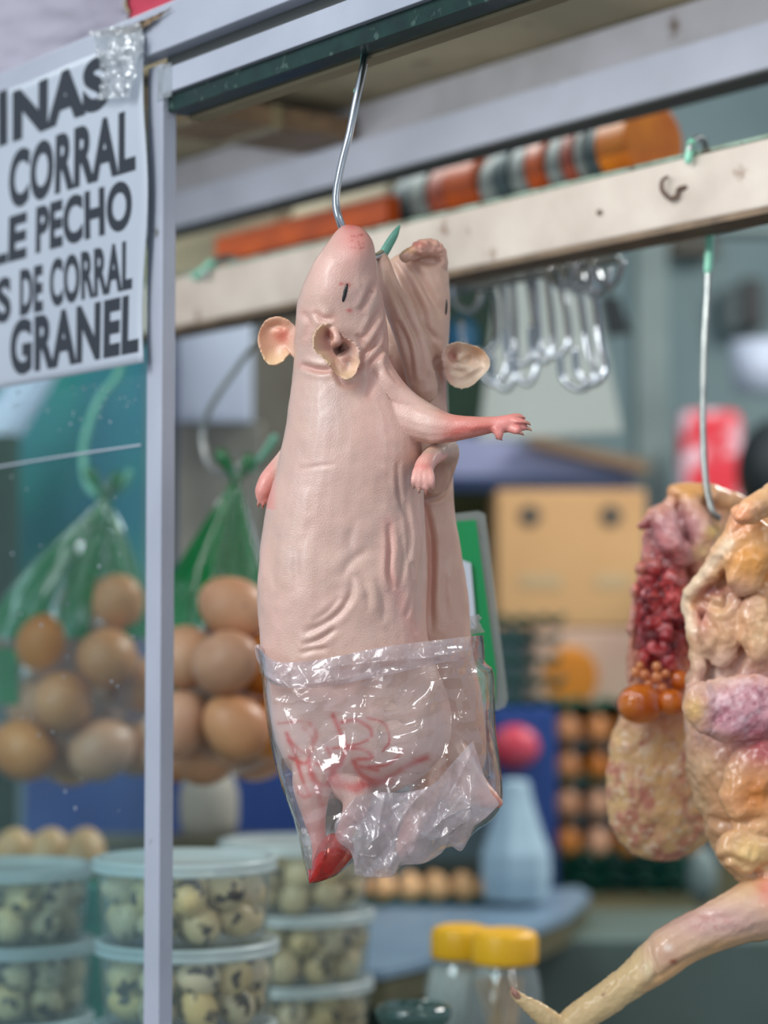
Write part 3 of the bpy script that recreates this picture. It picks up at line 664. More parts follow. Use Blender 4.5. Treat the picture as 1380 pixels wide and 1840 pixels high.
# hind legs
P2.append(ptube([(800, 1360, D2-.01, 52), (835, 1400, D2-.03, 34), (862, 1424, D2-.045, 24), (884, 1438, D2-.050, 17), (893, 1442, D2-.050, 11)]))
P2.append(ptube([(770, 1370, D2-.02, 44), (765, 1420, D2-.04, 30), (748, 1465, D2-.06, 22), (735, 1500, D2-.07, 17), (724, 1526, D2-.075, 14)]))
W2 = [([(806, 634), (818, 648), (832, 650), (846, 640)], 5, 2.2), ([(812, 672), (830, 678), (852, 664), (870, 655)], 5, -1.2), ([(800, 660), (806, 678), (820, 690)], 4, 1.0), ([(830, 626), (856, 630), (872, 646)], 6, 1.0), ([(706, 462), (728, 500), (752, 545), (770, 590)], 6, 1.6), ([(700, 485), (716, 530), (735, 575), (752, 620), (758, 680)], 6, 1.4), ([(722, 462), (750, 490), (772, 530), (796, 570)], 6, 1.0), ([(732, 458), (765, 468), (795, 470)], 7, 1.2),
 ([(745, 560), (765, 590), (790, 615)], 5, 1.0), ([(715, 575), (735, 625), (742, 690)], 6, 1.1), ([(770, 600), (785, 640), (792, 690)], 5, .9), ([(700, 640), (712, 690), (735, 735)], 5, .8), ([(790, 640), (780, 655), (792, 668)], 5, .8),
 ([(760, 880), (768, 895), (790, 893), (808, 872), (812, 840)], 4, .9), ([(762, 905), (774, 960), (776, 1020), (774, 1080), (775, 1140)], 6, 1.6), ([(818, 880), (812, 930), (800, 980)], 7, .5), ([(800, 1000), (798, 1060), (806, 1120)], 7, .5), ([(826, 1000), (822, 1060), (834, 1120)], 8, .4)]
def def2(co, nn):
    co = strokes(co, nn, W2); px, py = proj(co)
    mouth = np.exp(-((px-762)/45)**2-((py-445)/18)**2)
    return co+nn*(fbm(co, 55, 3, 12)*.0006+mouth*np.abs(vnoise(co, 320, 3))*.0022)[:, None]
def paint2(co, nn):
    px, py = proj(co); n = len(co); col = np.tile(np.array(srgb((208, 170, 150))), (n, 1)); g = lambda x, y, rx, ry: np.exp(-((px-x)/rx)**2-((py-y)/ry)**2)
    nz = fbm(co, 40, 4, 15); col = blend(col, .35*np.clip(nz, 0, 1), (228, 196, 182)); col = blend(col, .4*np.clip(-nz, 0, 1), (204, 170, 156))
    col = blend(col, .6*g(770, 446, 50, 20), (218, 152, 134)); col = blend(col, .7*g(728, 448, 20, 10)*(vnoise(co, 350, 4) > 0), (214, 164, 100)); col = blend(col, .6*g(748, 438, 20, 7), (200, 100, 96))
    ex = np.clip((px-800)/12, 0, 1)*(py > 605)*(py < 705); col = blend(col, ex*.8, (240, 216, 190)); col = blend(col, ex*g(812, 640, 10, 14)*.8, (186, 104, 96)); col = blend(col, ex*g(860, 632, 22, 14)*.7, (236, 180, 134))
    paw = (co[:, 1] < 1.345)*(py > 815)*(py < 895)*1.0; col = blend(col, paw*.7, (236, 168, 158)); col = blend(col, paw*g(760, 838, 18, 8)*.6, (220, 120, 112))
    d, t = segdist(px, py, [(700, 650), (715, 690), (745, 730)]); col = blend(col, .4*np.exp(-(d/10)**2), (214, 130, 120))
    d, t = segdist(px, py, [(765, 905), (775, 1000), (760, 1140)]); col = blend(col, .4*np.exp(-(d/10)**2), (200, 116, 106))
    col = blend(col, .5*g(884, 1436, 40, 26), (226, 122, 104)); col = blend(col, .6*g(730, 1500, 26, 40), (226, 150, 140)); col = blend(col, .5*g(805, 700, 10, 40), (214, 140, 130))
    return col
gp2 = thing('guinea_pig', cw(770, 1530, D2), 'rear skinned guinea pig carcass with wrinkled neck, behind the front one', 'guinea pig')
body2, bvh2 = organic('body', P2, .0008, 5, M['skin'], gp2, def2, paint2)
slit(bvh2, 802, 552, 16, 3, .05, gp2, M['eye'])
for tx, ty in ((743, 875), (753, 883), (766, 886), (777, 879)):
    obj('claw', tubeV([cw(tx, ty-5, -.042), cw(tx, ty, -.041), cw(tx, ty+3, -.039)], [.0011, .0009, .0003], 7, 3), M['claw'], gp2)

# hook through both snouts
hk = thing('meat_hook', cw(640, 460, .0), 'steel meat hook holding the two guinea pigs by their snouts', 'hook')
hp = [(660, 40, .020), (657, 90, .014), (651, 130, .008), (640, 180, .002), (628, 240, 0), (615, 290, 0), (605, 340, 0), (604, 370, 0), (610, 395, 0), (622, 425, .004), (645, 455, .016), (672, 462, .026), (692, 452, .034)]
obj('hook_rod', tubeV([cw(*p) for p in hp], [.0021]*2+[.0023]*11, 12, 6), M['steel'], hk)
obj('hook_tip', tubeV([cw(690, 454, .033), cw(700, 437, .034), cw(710, 420, .034), cw(718, 406, .034)], [.0029, .0028, .0022, .0006], 12, 4), M['mint_dark'], hk)
tag(obj('steel_wire', tubeV([cw(652, 72, .012), cw(653, 105, .013), cw(646, 150, .010), cw(640, 165, .0045)], [.0018]*4, 10, 5), M['mint_dark']), 'short green-painted wire beside the top of the meat hook', 'wire')

# ---------------- plastic bag round the hindquarters
top = [(459, 1163), (474, 1172), (498, 1190), (530, 1197), (570, 1188), (620, 1178), (680, 1166), (740, 1158), (800, 1150), (845, 1143), (868, 1142)]
left = [(459, 1163), (470, 1215), (474, 1255), (481, 1310), (492, 1365), (508, 1420), (528, 1475), (540, 1525), (549, 1562), (556, 1587)]
right = [(868, 1142), (870, 1185), (886, 1206), (889, 1250), (891, 1310), (898, 1365), (902, 1405), (902, 1440), (890, 1466), (874, 1482)]
bot = [(556, 1587), (578, 1583), (606, 1572), (630, 1552), (645, 1548), (690, 1556), (730, 1552), (765, 1548), (795, 1526), (830, 1516), (855, 1494), (874, 1482)]
def tri(x): return np.abs((x % 1)-.5)*2-.5
CREASES = [([(475, 1180), (520, 1235), (560, 1262), (640, 1240)], 1), ([(484, 1257), (520, 1262), (560, 1250)], 1), ([(500, 1290), (580, 1278), (700, 1282), (770, 1262), (800, 1235)], 1), ([(530, 1195), (548, 1215), (562, 1240)], 1), ([(560, 1204), (660, 1190), (760, 1183), (862, 1165)], 1), ([(600, 1225), (700, 1205), (800, 1196)], .8),
 ([(780, 1222), (815, 1262), (832, 1300), (845, 1370)], 1.2), ([(862, 1216), (852, 1300), (842, 1385)], 1), ([(880, 1220), (872, 1300), (880, 1400)], .8), ([(838, 1325), (800, 1370), (760, 1410), (706, 1500)], 1.3), ([(510, 1330), (530, 1400), (560, 1500), (566, 1572)], 1.2), ([(606, 1432), (592, 1500), (572, 1576)], 1.3), ([(745, 1290), (775, 1260), (792, 1228)], .8), ([(500, 1255), (530, 1330), (520, 1400)], .8),
 ([(782, 1402), (722, 1470), (702, 1562)], 1.4), ([(650, 1432), (668, 1500), (646, 1570)], 1.4), ([(852, 1340), (806, 1440), (762, 1545)], 1.6), ([(692, 1430), (680, 1500), (700, 1572)], 1.2), ([(882, 1440), (800, 1470), (722, 1550)], 1.4), ([(622, 1462), (650, 1492), (640, 1560)], 1.2), ([(740, 1425), (752, 1480), (735, 1550)], 1.1), ([(830, 1360), (846, 1440), (835, 1520)], 1.2), ([(640, 1470), (700, 1500), (720, 1550)], 1)]
def patch(T, B, Lf, Rt, n, m, depthf, sign, seed, amp, mask=None):
    t = catmull(T, n+1); b = catmull(B, n+1); l = catmull(Lf, m+1); r = catmull(Rt, m+1)
    u = np.linspace(0, 1, n+1)[None, :, None]; v = np.linspace(0, 1, m+1)[:, None, None]
    P = (1-v)*t[None]+v*b[None]+(1-u)*l[:, None]+u*r[:, None]-((1-u)*(1-v)*t[0]+u*(1-v)*t[-1]+(1-u)*v*b[0]+u*v*b[-1])
    X, Y = P[..., 0].ravel(), P[..., 1].ravel(); uu = np.broadcast_to(u[..., 0], (m+1, n+1)).ravel(); vv = np.broadcast_to(v[..., 0], (m+1, n+1)).ravel()
    rs = np.random.RandomState(seed); h = np.zeros(len(X)); Q = np.stack([X/100, Y/100, np.full(len(X), seed*3.1+sign)], 1)
    wx, wy = X+22*vnoise(Q, 1.3, seed), Y+22*vnoise(Q, 1.3, seed+5)
    for k in range(9):
        a = rs.uniform(0, PI) if k > 3 else rs.uniform(-.5, .5)+(0 if k < 2 else .9); fr = 1/rs.uniform(38, 140)
        gate = np.clip(vnoise(Q, 1.1, seed+20+k)*2.2+.35, 0, 1)
        h += tri((wx*math.cos(a)+wy*math.sin(a))*fr+rs.uniform(0, 1))*(1/fr)/60*gate
    edge = np.clip(np.minimum(uu, 1-uu)*9, 0, 1)*np.clip((1-vv)*7, .0, 1)
    D = depthf(uu, vv)+h*amp*(edge if sign else 1)
    for pts, a in CREASES:
        d_, t_ = segdist(X, Y, catmull(pts, 16)); D = D-a*.0019*np.exp(-d_/6.5)*np.clip(np.sin(t_*PI), 0, 1)**.5
    return X, Y, D, (m+1, n+1)
def bagprof(sg):
    def f(u, v):
        k = np.clip(1-np.abs(2*u-1)**2.6, 0, 1)**.5; z = np.clip(1-np.clip((v-.45)/.55, 0, 1)**2.2, 0, 1)**.6
        z = .10+.90*z
        dc = .004+.040*u
        if sg < 0: return dc-k*z*(.061+.004*u)
        return dc+k*z*(.050+.020*u)
    return f
bag = thing('plastic_bag', cw(690, 1590, .02), 'clear crumpled plastic bag wrapped round the hindquarters of both guinea pigs', 'bag')
def bagmesh():
    n, m = 200, 190; allv = []; allf = []
    for sg, seed in ((-1, 4), (1, 8)):
        X, Y, D, sh = patch(top, bot, left, right, n, m, bagprof(sg), 1, seed, .0036)
        if sg < 0:
            dd, t = segdist(X, Y, [(460, 1165), (500, 1190), (570, 1188), (680, 1166), (868, 1142)]); D = D-.0018*np.exp(-((dd-20)/9)**2)+.0012*np.exp(-((dd-40)/6)**2)
        k = len(allv); Pw = [cw(x, y, d) for x, y, d in zip(X, Y, D)]; allv += Pw
        for j in range(m):
            for i in range(n):
                a = k+j*(n+1)+i; q = (a, a+1, a+n+2, a+n+1); allf.append(q if sg < 0 else q[::-1])
    return allv, allf
o = obj('bag_film', bagmesh(), M['bag'], bag, recalc=False); 
def lobe(T, B, Lf, Rt, n, m, d0, bulge, seed, amp, back=.010):
    v = []; f = []
    for sg in (-1, 1):
        fn = lambda u, vv: d0(u, vv)+sg*bulge*np.clip(np.sin(u*PI), 0, 1)**.6*np.clip(np.sin(np.clip(vv*.85+.15, 0, 1)*PI), 0, 1)**.5
        X, Y, D, sh = patch(T, B, Lf, Rt, n, m, fn, 1, seed+sg, amp); k = len(v); v += [cw(x, y, d) for x, y, d in zip(X, Y, D)]
        for j in range(m):
            for i in range(n):
                a = k+j*(n+1)+i; q = (a, a+1, a+n+2, a+n+1); f.append(q if sg < 0 else q[::-1])
    return v, f
lob = lobe([(640, 1432), (680, 1424), (730, 1424), (780, 1408), (812, 1372), (850, 1330)],
           [(637, 1571), (660, 1576), (690, 1577), (708, 1573), (722, 1556), (760, 1552), (790, 1536), (808, 1520), (829, 1529), (846, 1500)],
           [(640, 1432), (618, 1456), (602, 1480), (606, 1510), (628, 1528), (636, 1550), (637, 1571)],
           [(850, 1330), (862, 1370), (880, 1420), (896, 1446), (872, 1462), (858, 1482), (846, 1500)], 130, 110, lambda u, v: -.062+.034*u+.006*v, .006, 21, .0042)
obj('bag_flap', lob, M['bag2'], bag, recalc=False)
cuff = lobe([(459, 1163), (498, 1188), (570, 1186), (680, 1164), (800, 1148), (868, 1141)], [(466, 1208), (500, 1232), (570, 1236), (680, 1216), (800, 1190), (871, 1186)],
            [(459, 1163), (464, 1186), (466, 1208)], [(868, 1141), (870, 1160), (871, 1186)], 150, 24, lambda u, v: .004+.040*u-np.clip(1-np.abs(2*u-1)**2.6, 0, 1)**.5*(.0635+.006*u), .0015, 31, .0034)
obj('bag_cuff', cuff, M['bag2'], bag, recalc=False)
kn = lobe([(458, 1160), (466, 1158), (474, 1166)], [(470, 1202), (478, 1208), (492, 1206)], [(458, 1160), (460, 1180), (470, 1202)], [(474, 1166), (482, 1184), (492, 1206)], 26, 30, lambda u, v: -.012+0*u, .003, 41, .0020)
obj('bag_ruffle', kn, M['bag2'], bag, recalc=False)
bl = lobe([(572, 1520), (590, 1500), (612, 1498), (634, 1512)], [(556, 1585), (580, 1581), (608, 1568), (634, 1540)], [(572, 1520), (562, 1550), (556, 1585)], [(634, 1512), (636, 1524), (634, 1540)], 40, 40, lambda u, v: -.016+0*u, .014, 51, .0025)
obj('blood', bl, M['blood'], bag, recalc=False)
bt = lobe([(553, 1562), (566, 1560), (586, 1566)], [(556, 1587), (572, 1585), (590, 1579)], [(553, 1562), (554, 1575), (556, 1587)], [(586, 1566), (590, 1571), (590, 1579)], 20, 20, lambda u, v: -.006+0*u, .006, 57, .001)
obj('blood_pool', bt, M['blood_solid'], bag, recalc=False)
tag(obj('glinting_film_knot', crumple([(846, 1108), (866, 1104), (872, 1136), (846, 1142)], .1, 14, .004, 8), M['clear_tape']), 'shiny twist of clear film between the rear guinea pig and the green card', 'plastic film')

# ---------------- green card in its sleeve
YK = 1.56
pc = thing('price_card', W(870, 1275, YK), 'green card in a clear rounded sleeve, right of the rear guinea pig', 'card')
def quadcard(pts, Y, th): return prismV([W(a, b, Y) for a, b in pts], np.array([0, th, 0]))
obj('green_insert', quadcard([(800, 938), (855, 934), (892, 1205), (890, 1262), (812, 1262)], YK-.004, .0015), M['green_card'], pc, smooth=False)
obj('clear_sleeve', quadcard([(790, 926), (860, 918), (872, 924), (913, 1255), (908, 1270), (896, 1276), (806, 1276)], YK-.002, .006), M['sleeve'], pc, smooth=False)
obj('cord', tubeV([W(812, 936, YK+.003), W(800, 700, YK+.12), Fp(790, 480, TB+.01)], .0008, 6, 5), M['greyroll'], pc)
obj('paper_slip', quadcard([(815, 1000), (846, 1012), (856, 1130), (820, 1130)], YK-.007, .001), M['paper'], pc, smooth=False)

# ================================================================ CHICKENS
YH = 1.62; KH = YH/F_PX
def hw(px, py, d, Y0=YH): return W(px, py, Y0+d)
def htube(L, Y0, n=14, sub=5): return tubeV([W(a, b, Y0+c) for a, b, c, r in L], [r*Y0/F_PX for a, b, c, r in L], n, sub)
def hell(px, py, d, rx, ry, Y0, rd=None, rot=0):
    k = Y0/F_PX; c, s = math.cos(rot), math.sin(rot); R = np.array([[c, 0, s], [0, 1, 0], [-s, 0, c]])
    return ellV(W(px, py, Y0+d), (rx*k, (rd or min(rx, ry))*k, ry*k), R)
def loftH(rows, Y0, n=32, m=60):
    R = catmull(rows, m); th = np.arange(n)*2*PI/n; rings = []
    for y, xl, xr, dc, fr in R:
        c = W((xl+xr)/2, y, Y0+dc); rx = (xr-xl)/2*Y0/F_PX
        rings.append(np.stack([c[0]+rx*np.cos(th), c[1]+rx*fr*np.sin(th), np.full(n, c[2])], 1))
    return loftV(rings)
PA = [loftH([(878, 1215, 1250, 0, .8), (892, 1203, 1290, 0, .7), (915, 1180, 1312, 0, .6), (950, 1160, 1318, 0, .55), (1000, 1152, 1322, 0, .55), (1060, 1140, 1326, 0, .52), (1130, 1134, 1330, 0, .5),
             (1200, 1130, 1332, 0, .5), (1260, 1122, 1330, 0, .5), (1320, 1100, 1326, 0, .5), (1400, 1090, 1316, 0, .5), (1470, 1095, 1296, 0, .5), (1520, 1120, 1262, 0, .5), (1545, 1160, 1222, 0, .5)], YH),
      htube([(1205, 905, -.01, 16), (1175, 930, -.014, 15), (1152, 945, -.014, 9)], YH), htube([(1215, 885, -.01, 18), (1262, 888, -.012, 22), (1310, 900, -.006, 18), (1345, 912, -.002, 10)], YH),
      htube([(1240, 900, -.02, 20), (1262, 960, -.026, 24), (1258, 1020, -.02, 22)], YH), htube([(1195, 930, -.03, 24), (1205, 975, -.034, 26), (1230, 1000, -.03, 20)], YH),
      htube([(1142, 1060, -.02, 10), (1136, 1140, -.022, 9), (1134, 1220, -.02, 9)], YH), htube([(1215, 1000, -.026, 10), (1236, 1080, -.028, 12), (1250, 1180, -.02, 12)], YH)]
rc = random.Random(3)
for i in range(26):
    PA.append(hell(rc.uniform(1155, 1232), rc.uniform(1010, 1215), -.022-rc.uniform(0, .008), rc.uniform(8, 17), rc.uniform(8, 22), YH, rot=rc.uniform(-1, 1)))
def defA(co, nn):
    px, py = proj(co); vis = np.exp(-((px-1190)/42)**2-((py-1110)/115)**2)
    return co+nn*(fbm(co, 110, 4, 3)*.0017+vis*(np.abs(vnoise(co, 260, 7))-.3)*.004)[:, None]
def paintA(co, nn):
    px, py = proj(co); n = len(co); g = lambda x, y, rx, ry: np.exp(-((px-x)/rx)**2-((py-y)/ry)**2)
    col = np.tile(np.array(srgb((222, 172, 132))), (n, 1)); n1 = fbm(co, 120, 4, 8); n2 = fbm(co, 260, 3, 18)
    col = blend(col, 1.4*g(1215, 965, 62, 62), (196, 140, 142)); col = blend(col, .6*g(1215, 960, 60, 60)*(n1 > .1), (226, 186, 184)); col = blend(col, .9*g(1160, 945, 20, 22), (150, 66, 70))
    vis = np.clip(1.9*g(1186, 1115, 50, 112), 0, 1); col = blend(col, vis, (172, 48, 54)); col = blend(col, vis*.8*(n1 > .3), (214, 84, 84)); col = blend(col, vis*.8*(n2 < -.35), (88, 22, 34)); col = blend(col, vis*.5*(n2 > .45), (206, 150, 150))
    col = blend(col, .9*g(1240, 882, 46, 18), (224, 164, 92)); col = blend(col, .7*g(1310, 905, 40, 18), (208, 160, 110)); col = blend(col, .6*g(1262, 990, 18, 18), (222, 204, 138)); col = blend(col, .8*g(1283, 955, 18, 16), (206, 178, 92))
    lo = np.clip((py-1290)/40, 0, 1); col = blend(col, lo*np.clip(.5+n1, 0, 1), (232, 188, 128)); col = blend(col, lo*.8*np.clip(-n1*1.5, 0, 1), (196, 116, 96)); col = blend(col, lo*.7*(n2 > .5), (240, 214, 180))
    d, t = segdist(px, py, [(1134, 1050), (1130, 1250)]); col = blend(col, .7*np.exp(-(d/7)**2), (214, 160, 138))
    return col
ch1 = thing('chicken', W(1190, 1545, YH), 'opened raw hen with red innards and orange yolks, hanging on the long hook', 'chicken')
_, bvhA = organic('carcass', PA, .0013, 3, M['fowl'], ch1, defA, paintA)
for x, y, r, d in ((1150, 1265, 41, -.036), (1208, 1262, 27, -.038), (1222, 1222, 20, -.030)):
    obj('yolk', hell(x, y, d, r, r*.88, YH, r*.9), M['yolk'], ch1)
for x, y, r in ((1142, 1208, 9), (1158, 1212, 10), (1180, 1198, 9), (1180, 1218, 11), (1190, 1236, 9), (1166, 1228, 8), (1150, 1196, 7), (1196, 1210, 8)):
    obj('small_yolk', hell(x, y, -.036, r, r, YH, r), M['yolk_pale'], ch1)
# nearer hen, right edge
YG = 1.50
PB = [loftH([(885, 1375, 1440, 0, .7), (920, 1318, 1470, 0, .6), (960, 1312, 1500, 0, .6), (1010, 1282, 1520, 0, .6), (1050, 1246, 1530, 0, .58), (1080, 1226, 1540, 0, .55), (1130, 1242, 1540, 0, .55), (1200, 1240, 1540, 0, .55), (1260, 1230, 1540, 0, .56),
             (1330, 1230, 1540, 0, .56), (1400, 1240, 1540, 0, .56), (1470, 1262, 1530, 0, .55), (1530, 1285, 1510, 0, .5), (1570, 1310, 1480, 0, .5), (1600, 1340, 1440, 0, .4)], YG),
      htube([(1332, 928, -.03, 24), (1318, 968, -.03, 24), (1280, 1025, -.024, 20), (1238, 1072, -.014, 13), (1236, 1092, -.014, 12), (1250, 1130, -.02, 13), (1254, 1200, -.024, 13), (1244, 1250, -.026, 14)], YG),
      htube([(1340, 925, -.055, 22), (1370, 905, -.05, 24), (1410, 880, -.045, 30)], YG), hell(1330, 1270, -.055, 85, 60, YG, 30), hell(1262, 1270, -.06, 28, 40, YG, 20), hell(1360, 1420, -.05, 60, 90, YG, 30), hell(1340, 1530, -.05, 50, 40, YG, 28),
      hell(1345, 1000, -.036, 42, 70, YG, 26, .3), hell(1300, 1130, -.028, 40, 70, YG, 20, .1), hell(1360, 1130, -.036, 34, 60, YG, 22),
      # drumstick, hock and shank
      htube([(1420, 1560, -.03, 78), (1385, 1620, -.04, 62), (1330, 1645, -.048, 50), (1270, 1672, -.052, 43), (1215, 1700, -.055, 41), (1170, 1735, -.056, 37), (1130, 1765, -.056, 30), (1080, 1800, -.056, 28), (1030, 1838, -.056, 26), (985, 1880, -.056, 25)], YG),
      htube([(1005, 1850, -.058, 20), (980, 1828, -.062, 17), (950, 1806, -.066, 13), (930, 1790, -.068, 9), (922, 1782, -.068, 6)], YG)]
SB1 = [([(1172, 1690), (1168, 1712), (1180, 1745), (1172, 1762)], 5, 1.0), ([(1140, 1790), (1190, 1752), (1240, 1724), (1290, 1704)], 6, .7), ([(1080, 1790), (1110, 1760)], 5, .6), ([(1250, 1640), (1300, 1650), (1340, 1640)], 6, .5), ([(1310, 1060), (1300, 1090), (1256, 1078)], 6, 2.5), ([(1262, 1100), (1290, 1150), (1270, 1220)], 7, 1.6), ([(1330, 980), (1300, 1040), (1290, 1060)], 6, 1.2), ([(1320, 1100), (1340, 1160), (1310, 1220)], 8, 1.4), ([(925, 1790), (940, 1796)], 3, .6), ([(1270, 1470), (1330, 1480), (1380, 1470)], 8, 1.6), ([(1280, 1560), (1310, 1540), (1350, 1560)], 6, 1.5)]
def defB(co, nn):
    px, py = proj(co); co = strokes(co, nn, SB1); shank = ((py > 1700) & (px < 1160))*1.0
    return co+nn*(fbm(co, 70, 4, 33)*.0026*(1-.7*(py > 1580))+shank*np.abs(vnoise(co, 420, 4))*.0007)[:, None]
def paintB(co, nn):
    px, py = proj(co); n = len(co); g = lambda x, y, rx, ry: np.exp(-((px-x)/rx)**2-((py-y)/ry)**2); n1 = fbm(co, 100, 4, 38); n2 = fbm(co, 220, 3, 58)
    col = np.tile(np.array(srgb((216, 168, 122))), (n, 1)); col = blend(col, .5*np.clip(n1, 0, 1), (206, 150, 120)); col = blend(col, .4*np.clip(-n1, 0, 1), (238, 206, 160))
    col = blend(col, 1.0*g(1350, 1010, 50, 60), (218, 150, 72)); col = blend(col, .7*g(1330, 930, 24, 28), (226, 140, 100)); col = blend(col, .9*g(1285, 1062, 40, 12), (150, 78, 82)); col = blend(col, .8*g(1262, 1110, 16, 36), (196, 128, 120)); col = blend(col, .8*g(1330, 1075, 40, 36), (196, 150, 128))  # the flat dark purple band is shadow put into the colour
    d, t = segdist(px, py, [(1310, 975), (1270, 1022), (1228, 1070), (1226, 1090), (1240, 1130)]); col = blend(col, .9*np.exp(-(d/11)**2), (240, 214, 182))
    pk = np.clip(1.5*g(1340, 1275, 95, 62), 0, 1); col = blend(col, pk, (206, 150, 158)); col = blend(col, pk*.6*(n2 > .3), (230, 194, 200)); col = blend(col, pk*.6*(n2 < -.4), (160, 84, 100)); col = blend(col, .7*g(1290, 1200, 50, 40), (222, 190, 170))
    col = blend(col, .8*g(1248, 1275, 22, 26), (232, 190, 110)); col = blend(col, .9*g(1375, 1350, 50, 40), (168, 70, 84)); col = blend(col, 1.0*g(1360, 1430, 50, 50), (206, 128, 62)); col = blend(col, .7*g(1350, 1530, 40, 30), (234, 196, 122))
    sh = np.clip((py-1580)/30, 0, 1); col = blend(col, sh*.9, (222, 186, 150)); col = blend(col, sh*1.0*g(1280, 1655, 120, 36), (206, 166, 156)); col = blend(col, sh*.8*g(1200, 1715, 36, 26), (214, 168, 142)); col = blend(col, sh*.5*g(1280, 1660, 50, 16)*(n2 > 0), (186, 120, 116))
    d, t = segdist(px, py, [(1380, 1690), (1290, 1702), (1210, 1745), (1160, 1776)]); col = blend(col, sh*.6*np.exp(-(d/14)**2), (228, 176, 112))
    yl = np.clip((1165-px)/20, 0, 1)*sh; col = blend(col, yl*.85, (232, 202, 146)); col = blend(col, sh*.8*g(1165, 1742, 10, 22), (240, 218, 170)); col = blend(col, .9*g(1210, 1728, 7, 5), (150, 66, 44)); col = blend(col, .8*g(1085, 1788, 3.5, 3.5), (150, 80, 60)); col = blend(col, .8*g(1201, 1703, 8, 7), (240, 222, 206))
    col = blend(col, .8*g(1380, 1600, 20, 30), (222, 120, 100))
    return col
ch2 = thing('chicken', W(1400, 1600, YG), 'raw yellow hen at the right edge, foot pointing down to the yellow-capped jars', 'chicken')
organic('carcass', PB, 0.0012, 7, M['fowl'], ch2, defB, paintB)
obj('claw', tubeV([W(930, 1790, YG-.070), W(923, 1782, YG-.073), W(919, 1774, YG-.072)], [.0022, .0018, .0006], 8, 3), M['claw'], ch2)

# ---------------- hooks hung over the wooden beam
def beamhook(pts, tips, label, rad=.0024, tipm='mint', rodm='steel_dull'):
    P = [Fp(x, y, t) for x, y, t in pts]; h = thing('hanging_hook', P[-1], label, 'hook')
    obj('hook_rod', tubeV(P, rad, 10, 6), M[rodm], h)
    for tip in tips: obj('hook_tip', tubeV([Fp(x, y, t) for x, y, t in tip], rad*1.25, 10, 4), M[tipm], h)
beamhook([(1237, 285, TB-.005), (1243, 258, TB-.004), (1256, 248, TB+.015), (1268, 262, TB+.04), (1275, 340, TB+.042), (1275, 400, TB+.036), (1272, 520, TB+.030), (1266, 620, TB+.024), (1263, 740, TB+.018), (1267, 850, TB+.010), (1278, 915, TB+.004), (1290, 930, TB+.010)],
         [[(1237, 287, TB-.0055), (1240, 270, TB-.005), (1243, 256, TB-.004)], [(1275, 392, TB+.037), (1275, 440, TB+.034), (1272, 486, TB+.031)]], 'long steel hook with green top, hung over the wooden beam and holding the hen')
beamhook([(372, 498, TB-.004), (372, 482, TB-.003), (410, 462, TB+.02), (455, 500, TB+.04), (462, 600, TB+.036), (430, 655, TB+.03), (385, 720, TB+.02), (364, 775, TB+.016), (374, 830, TB+.014), (410, 856, TB+.014), (455, 842, TB+.014), (478, 812, TB+.014), (490, 790, TB+.014)],
         [[(350, 497, TB-.004), (366, 486, TB-.004), (380, 472, TB-.003)], [(455, 842, TB+.014), (478, 812, TB+.014), (493, 787, TB+.014)]], 'bent steel hook holding the right bag of brown eggs', .0028)
beamhook([(196, 545, TB+.0), (205, 520, TB+.02), (222, 560, TB+.045), (215, 665, TB+.035), (180, 715, TB+.025), (155, 780, TB+.016), (150, 830, TB+.014), (160, 875, TB+.014), (190, 893, TB+.014), (222, 870, TB+.014), (232, 850, TB+.014)],
         [], 'pale hook behind the glass holding the left bag of brown eggs', .0040, rodm='mint')

# cluster of steel hooks
rodz = Fp(950, 462, .43)
sr = s_of(800, .43); sl_ = s_of(1110, .43)
rh = obj('hook_rod_bar', tubeV([S(sr, .43, 1.788), S(sl_, .43, 1.788)], .004, 10, 4), M['steel_dull']); rh.name = 'steel_bar'; tag(rh, 'thin steel bar behind the wooden beam carrying the bunch of hooks', 'bar')
rr = random.Random(11)
specs = [(838, 560), (862, 640), (885, 690), (905, 700), (930, 655), (948, 690), (968, 650), (985, 640), (1010, 700), (1040, 690)]
for i, (x, yb) in enumerate(specs):
    s = s_of(x, .43); sp_ = rr.uniform(18, 30); lean = rr.uniform(-8, 12)+(20 if i > 6 else 0)
    pts = [(x-4, 478, .425), (x, 462, .43), (x+sp_*.4, 470, .436), (x+sp_*.8+lean*.2, 520, .438), (x+sp_+lean*.5, yb-80, .436), (x+sp_*.9+lean, yb-25, .432), (x+lean+2, yb, .428), (x+lean-sp_, yb-20, .424), (x+lean-sp_*1.2, yb-60, .42)]
    tag(obj('steel_hook', tubeV([Fp(a, b+(-14 if k in (0, 1, 2) else 0), t+.004*(i % 3)) for k, (a, b, t) in enumerate(pts)], .0028, 10, 5), M['steel']),
        'shiny steel meat hook in the bunch hanging behind the wooden beam', 'hook', 'spare hooks behind the beam')
for i, (x, y) in enumerate(((1015, 500), (1045, 505), (1075, 510), (1100, 495))):
    pts = [(x-40, 455, .43), (x-30, y-10, .428), (x-12, y+14+i*3, .425), (x+8, y+8, .42), (x+18, y-22, .418)]
    tag(obj('steel_hook', tubeV([Fp(a, b, t) for a, b, t in pts], .0030, 10, 6), M['steel']), 'short curved steel hook at the right of the bunch behind the beam', 'hook', 'short spare hooks behind the beam')

